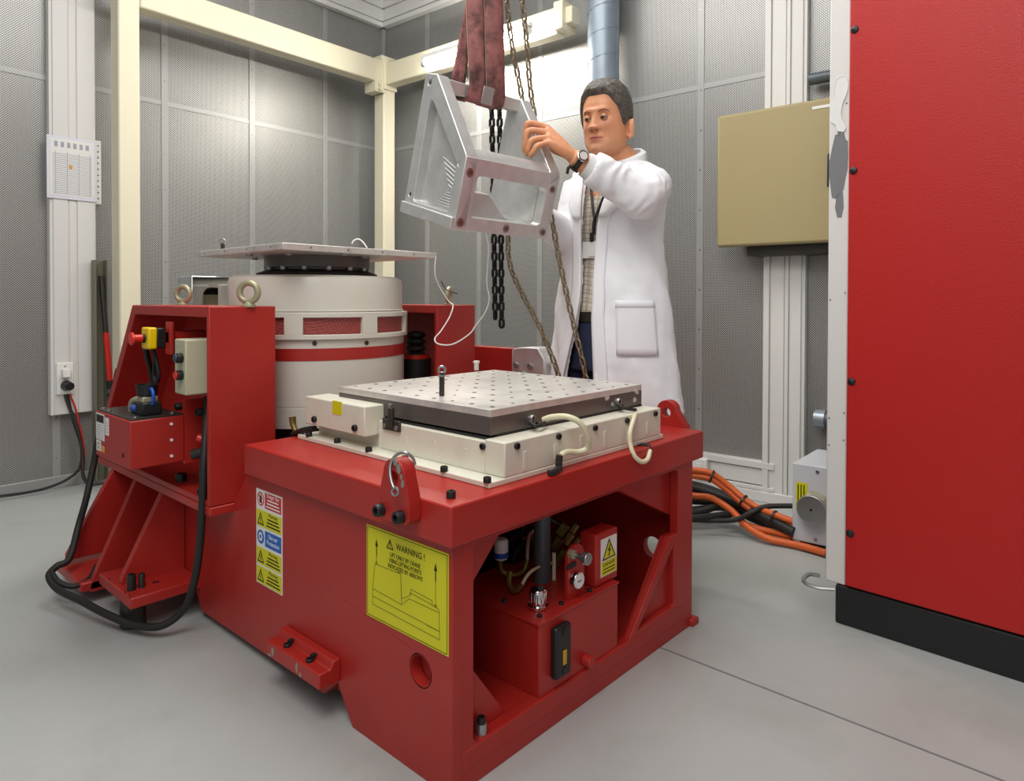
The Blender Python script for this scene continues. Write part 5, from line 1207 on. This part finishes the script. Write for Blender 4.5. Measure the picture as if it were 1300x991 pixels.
# ---- shirt, trousers, belt, shoes
def cring(c, a, b_, z, n=64): return [Vector((c[0] + a * sin(2 * pi * j / n), c[1] - b_ * cos(2 * pi * j / n), z)) for j in range(n)]
LV = [(.553, (.012, .0), .262, .200, .36), (.70, (.006, .0), .250, .182, .28), (.89, (.0, .0), .232, .162, .15), (1.0, (-.004, 0), .215, .148, .13), (1.09, (-.006, .0), .205, .140, .16), (1.20, (-.004, .0), .200, .138, .19), (1.28, (.004, .0), .196, .132, .26), (1.345, (.012, .004), .180, .120, .36), (1.39, (.016, .006), .145, .104, .55), (1.425, (.024, .01), .105, .090, .72)]
def lev(z):
    for i in range(len(LV) - 1):
        a, b = LV[i], LV[i + 1]
        if a[0] <= z <= b[0]:
            t = (z - a[0]) / (b[0] - a[0]); t = t * t * (3 - 2 * t) if False else t
            return (PX0 + a[1][0] + (b[1][0] - a[1][0]) * t, PY0 + a[1][1] + (b[1][1] - a[1][1]) * t), a[2] + (b[2] - a[2]) * t, a[3] + (b[3] - a[3]) * t, a[4] + (b[4] - a[4]) * t
    L_ = LV[-1]; return (PX0 + L_[1][0], PY0 + L_[1][1]), L_[2], L_[3], L_[4]
b = MB(); rs = []
for i in range(30):
    z = .895 + i * .0178; c, a, b_, g_ = lev(min(z, 1.425)); k = 1 if z < 1.39 else 1 - (z - 1.39) * 2
    rs.append(cring(c, (a - .030) * k, (b_ - .030) * k, z))
b.loft(rs); obj('shirt', b, 'plaid', man)
obj('button_placket', MB().loft([[Vector((lev(z)[0][0] + sx * .012, lev(z)[0][1] - lev(z)[2] + .029 + dy, z)) for sx, dy in ((-1, 0), (1, 0), (1, .004), (-1, .004))] for z in [.9 + .04 * i for i in range(12)]]), 'plaid', man)
b = MB(); rs = []
for i in range(8):
    z = .70 + i * .03; c, a, b_, g_ = lev(z); rs.append(cring(c, min(a - .04, .185), b_ - .034, z))
b.loft(rs)
for sx in (-.09, .09):
    b.tube([(PX0 + sx, PY0, .80), (PX0 + sx, PY0 - .01, .6), (PX0 - .025 + sx, PY0 - .01, .42), (PX0 - .038 + sx * .95, PY0 + .015, .07)], [.105, .10, .082, .070], 24, 6)
remeshed('trousers', b, 'denim', .006, 3, man)
c, a, b_, g_ = lev(.895); b = MB(); rg = [cring(c, a - .030 + o_, b_ - .028 + o_, z) for o_, z in ((0, .872), (.004, .872), (.004, .906), (0, .906))]; b.loft(rg + [rg[0]], cap=False); obj('belt', b, 'leather', man)
for sx in (-1, 1):
    b = MB(); x = PX0 - .038 + sx * .0855; b.tube([(x, PY0 + .05, .045), (x, PY0 - .03, .05), (x, PY0 - .12, .045), (x, PY0 - .19, .035)], [.044, .046, .046, .030], 16, 5); b.box((x - .042, PY0 - .20, 0), (x + .042, PY0 + .085, .022)); obj('shoe', b, 'leather', man, bevel=.004)
# ---- lab coat
def gap_shift(z): return -.15 * max(0, min(1, (.95 - z) / .4))
co = MB(); rs = []; n = 60; TK = .013
for i in range(49):
    z = .553 + (1.425 - .553) * i / 48; c, a, b_, g_ = lev(z); ring = []
    for o_, rev in ((0, False), (-TK, True)):
        rng = range(n + 1) if not rev else range(n, -1, -1)
        for j in rng:
            ph = g_ + gap_shift(z) + (2 * pi - 2 * g_) * j / n
            flut = (1 - min(1, (z - .553) / .5)) * (.010 * sin(ph * 5 + 1) + .006 * sin(ph * 9)) + .003 * sin(ph * 7 + z * 30)
            ring.append(Vector((c[0] + (a + o_ + flut) * sin(ph), c[1] - (b_ + o_ + flut) * cos(ph), z + (.022 * cos(ph * 1.0 + 2.2) if i == 0 else 0))))
    rs.append(ring)
co.loft(rs)
# yoke and shoulders
for S_ in (SL, SR):
    s0 = Vector((S_.x * .35 + (PX0 + .02) * .65, PY0 + .01, 1.398)); co.tube([s0, s0.lerp(S_, .5) + Vector((0, 0, .006)), S_], [.052, .058, .064], 20, 5)
co.tube([SL, SL.lerp(EL, .5), EL + Vector((0, 0, -.006)), EL.lerp(WL_, .30), EL.lerp(WL_, .58), EL.lerp(WL_, .74)], [.066, .068, .066, .060, .056, .054], 24, 6)
co.tube([SR, SR.lerp(ER, .5), ER, ER.lerp(WR, .4), ER.lerp(WR, .75)], [.070, .066, .062, .056, .050], 24, 6)
ax_f = (WL_ - EL).normalized()
def folds(me):
    buf = []
    for v in me.vertices:
        p = v.co; nn = v.normal; d = 0
        q = p - Vector((PX0, PY0, 0))
        ds = (p - SL).length; de = (p - EL).length
        if q.z < 1.30 and (p - EL).length > .16:
            d += .0045 * noise.noise(Vector((q.x * 16, q.y * 16, q.z * 3.0))) + .002 * noise.noise(Vector((q.x * 34, q.y * 34, q.z * 9)))
        t_ = (p - EL).dot(ax_f); rr = (p - EL - ax_f * t_).length
        if -.12 < t_ < .25 and rr < .12:
            d += .0028 * sin(t_ * 110 + 10 * noise.noise(p * 9)) * (.25 + .75 * max(0, noise.noise(p * 6) + .3)) + .003 * noise.noise(Vector((p.x * 12, p.y * 12, p.z * 14)))
        elif ds < .16:
            u = (p - SL); d += .0035 * sin(u.length * 100 + 7 * noise.noise(p * 8)) * max(0, 1 - ds / .16) + .003 * noise.noise(p * 14)
        d += .0016 * noise.noise(p * 30)
        buf.append(p + nn * d)
    for v, p in zip(me.vertices, buf): v.co = p
coat = remeshed('lab_coat', co, 'coat_cloth', .0055, 4, man, folds)
def surf(z, ph, o_): c, a, b_, g_ = lev(z); return Vector((c[0] + (a + o_) * sin(ph), c[1] - (b_ + o_) * cos(ph), z))
# patch pocket, hem, front facing strips, lapels
def patch(name, zl, phl, o_, thick, m='coat_cloth', parent=coat):
    rows = []
    for z in zl: rows.append([surf(z, p, o_) for p in phl(z)])
    b = MB(); k = len(rows[0]); b.add([p for r in rows for p in r], [(i * k + j, i * k + j + 1, (i + 1) * k + j + 1, (i + 1) * k + j) for i in range(len(rows) - 1) for j in range(k - 1)])
    o = obj(name, b, m, parent); s_ = o.modifiers.new('t', 'SOLIDIFY'); s_.thickness = thick; s_.offset = 0; return o
zz = lambda a, b, n: [a + (b - a) * i / n for i in range(n + 1)]
patch('pocket', zz(.765, .945, 8), lambda z: [.50 + .66 * i / 10 for i in range(11)], .0055, .004)
patch('pocket_hem', zz(.922, .946, 2), lambda z: [.495 + .67 * i / 10 for i in range(11)], .007, .004)
for sg_ in (-1, 1):
    patch('front_facing', zz(.57, 1.30, 30), lambda z: [gap_shift(z) + sg_ * (lev(z)[3] - .015 + .20 * i / 5) for i in range(6)], .004, .006)
    # lapel folding back from the opening up to the neck
    rows = []
    for i in range(13):
        t = i / 12; z = 1.23 + .185 * t; g_ = lev(z)[3]; wd = .05 + .36 * sin(pi * min(1, t * .9 + .08)) ** .8
        rows.append([surf(z, sg_ * (g_ - .03 + wd * j / 6), .010 + .008 * sin(pi * j / 6)) for j in range(7)])
    b = MB(); b.add([p for r in rows for p in r], [(i * 7 + j, i * 7 + j + 1, (i + 1) * 7 + j + 1, (i + 1) * 7 + j) for i in range(12) for j in range(6)])
    o = obj('lapel', b, 'coat_cloth', coat); s_ = o.modifiers.new('t', 'SOLIDIFY'); s_.thickness = .006
# collars: coat collar outside, shirt collar inside
def collar(name, r0, r1, z0, z1, g_, m, tilt, parent):
    rows = []
    for r, z, k in ((r0, z0, 0), (r0 * .93, z1 - .004, .7), (r0 * .97 + .003, z1, 1), (r1, z1 - .008, 1), (r1 + .012, z0 + .005, .2)):
        row = []
        for j in range(33):
            ph = g_ + (2 * pi - 2 * g_) * j / 32; dr = .5 * (1 + cos(ph))
            row.append(Vector((NB.x + r * sin(ph), NB.y + .004 - r * 1.02 * cos(ph), z - tilt * dr)))
        rows.append(row)
    b = MB(); k = 33; b.add([p for r in rows for p in r], [(i * k + j, i * k + j + 1, (i + 1) * k + j + 1, (i + 1) * k + j) for i in range(len(rows) - 1) for j in range(32)])
    o = obj(name, b, m, parent); s_ = o.modifiers.new('t', 'SOLIDIFY'); s_.thickness = .004; return o
collar('coat_collar', .074, .088, 1.415, 1.505, .55, 'coat_cloth', .075, coat)
collar('shirt_collar', .064, .070, 1.405, 1.485, .20, 'shirt_white', .05, man)
# shirt cuff and watch on the left wrist
c0 = EL.lerp(WL_, .72); c1 = EL.lerp(WL_, .83)
obj('shirt_cuff', MB().tube([c0, c0.lerp(c1, .5), c1], [.045, .041, .039], 24, 4), 'shirt_white', man)
wd_ = (WL_ - EL).normalized(); wc = EL.lerp(WL_, .925)
b = MB(); b.ring(.0295, .0335, -.009, .009, n=30); o = obj('watch_strap', b, 'black_rubber', man); o.matrix_local = MW[man].inverted() @ dirm(wc, wd_); MW[o] = dirm(wc, wd_)
vd = (Vector((0, 0, CAM_H)) - wc); vd = (vd - wd_ * vd.dot(wd_)).normalized(); vd = (vd + Vector((0, 0, .55))).normalized(); vd = (vd - wd_ * vd.dot(wd_)).normalized()
k = MB(); k.lathe([(.0001, .031), (.0185, .031), (.0195, .034), (.0185, .041), (.0155, .0425), (.0001, .0425)], n=28)
me, c_ = mesh_of('watch_case', k, 'chrome'); wcm = dirm(wc, vd); place('watch_case', me, wcm @ Matrix.Translation(c_), man)
k = MB(); k.lathe([(.0001, .0425), (.0135, .0425), (.0135, .0432), (.0001, .0432)], n=24); me, c_ = mesh_of('watch_dial', k, 'watch_face'); place('watch_dial', me, wcm @ Matrix.Translation(c_), man)
k = MB(); k.ring(.0135, .0165, .0424, .0436, n=28); me, c_ = mesh_of('watch_bezel', k, 'black_plastic'); place('watch_bezel', me, wcm @ Matrix.Translation(c_), man)
obj('strap_end', MB().tube([wc + Vector((0, 0, -.030)) - vd * .012, at(722, 212, 2.10), at(719.5, 221, 2.10)], [.006, .0055, .005], 8, 4), 'black_rubber', man, label='loose end of the black watch strap')
# lanyard and badge
def fr(z, dx): c, a, b_, g_ = lev(z); return Vector((c[0] + dx, c[1] - b_ + .022, z))
lz = lambda py, px: None
b = MB(); 
for sx in (-1, 1):
    b.tube([Vector((NB.x + sx * .06, NB.y - .035, 1.40)), fr(1.36, sx * .045 + .0), fr(1.30, sx * .024), fr(1.235, sx * .004 + .002)], .0048, 8, 6)
b.tube([fr(1.235, .002), fr(1.205, .002), fr(1.175, .002)], .0062, 8, 4); obj('lanyard', b, 'black_plastic', man)
p0 = fr(1.12, 0); bz = MB().box((p0.x - .040, p0.y - .006, 1.092), (p0.x + .042, p0.y - .003, 1.150))
ob = obj('badge', bz, 'label_white', man, bevel=.002, label='white name badge on the lanyard'); obj('badge_line', MB().box((p0.x - .010, p0.y - .0066, 1.096), (p0.x + .035, p0.y - .0058, 1.099)), 'print_grey', ob); obj('badge_clip', MB().box((p0.x - .006, p0.y - .008, 1.148), (p0.x + .008, p0.y - .003, 1.180)), 'black_plastic', ob)
bpy.context.view_layer.update()
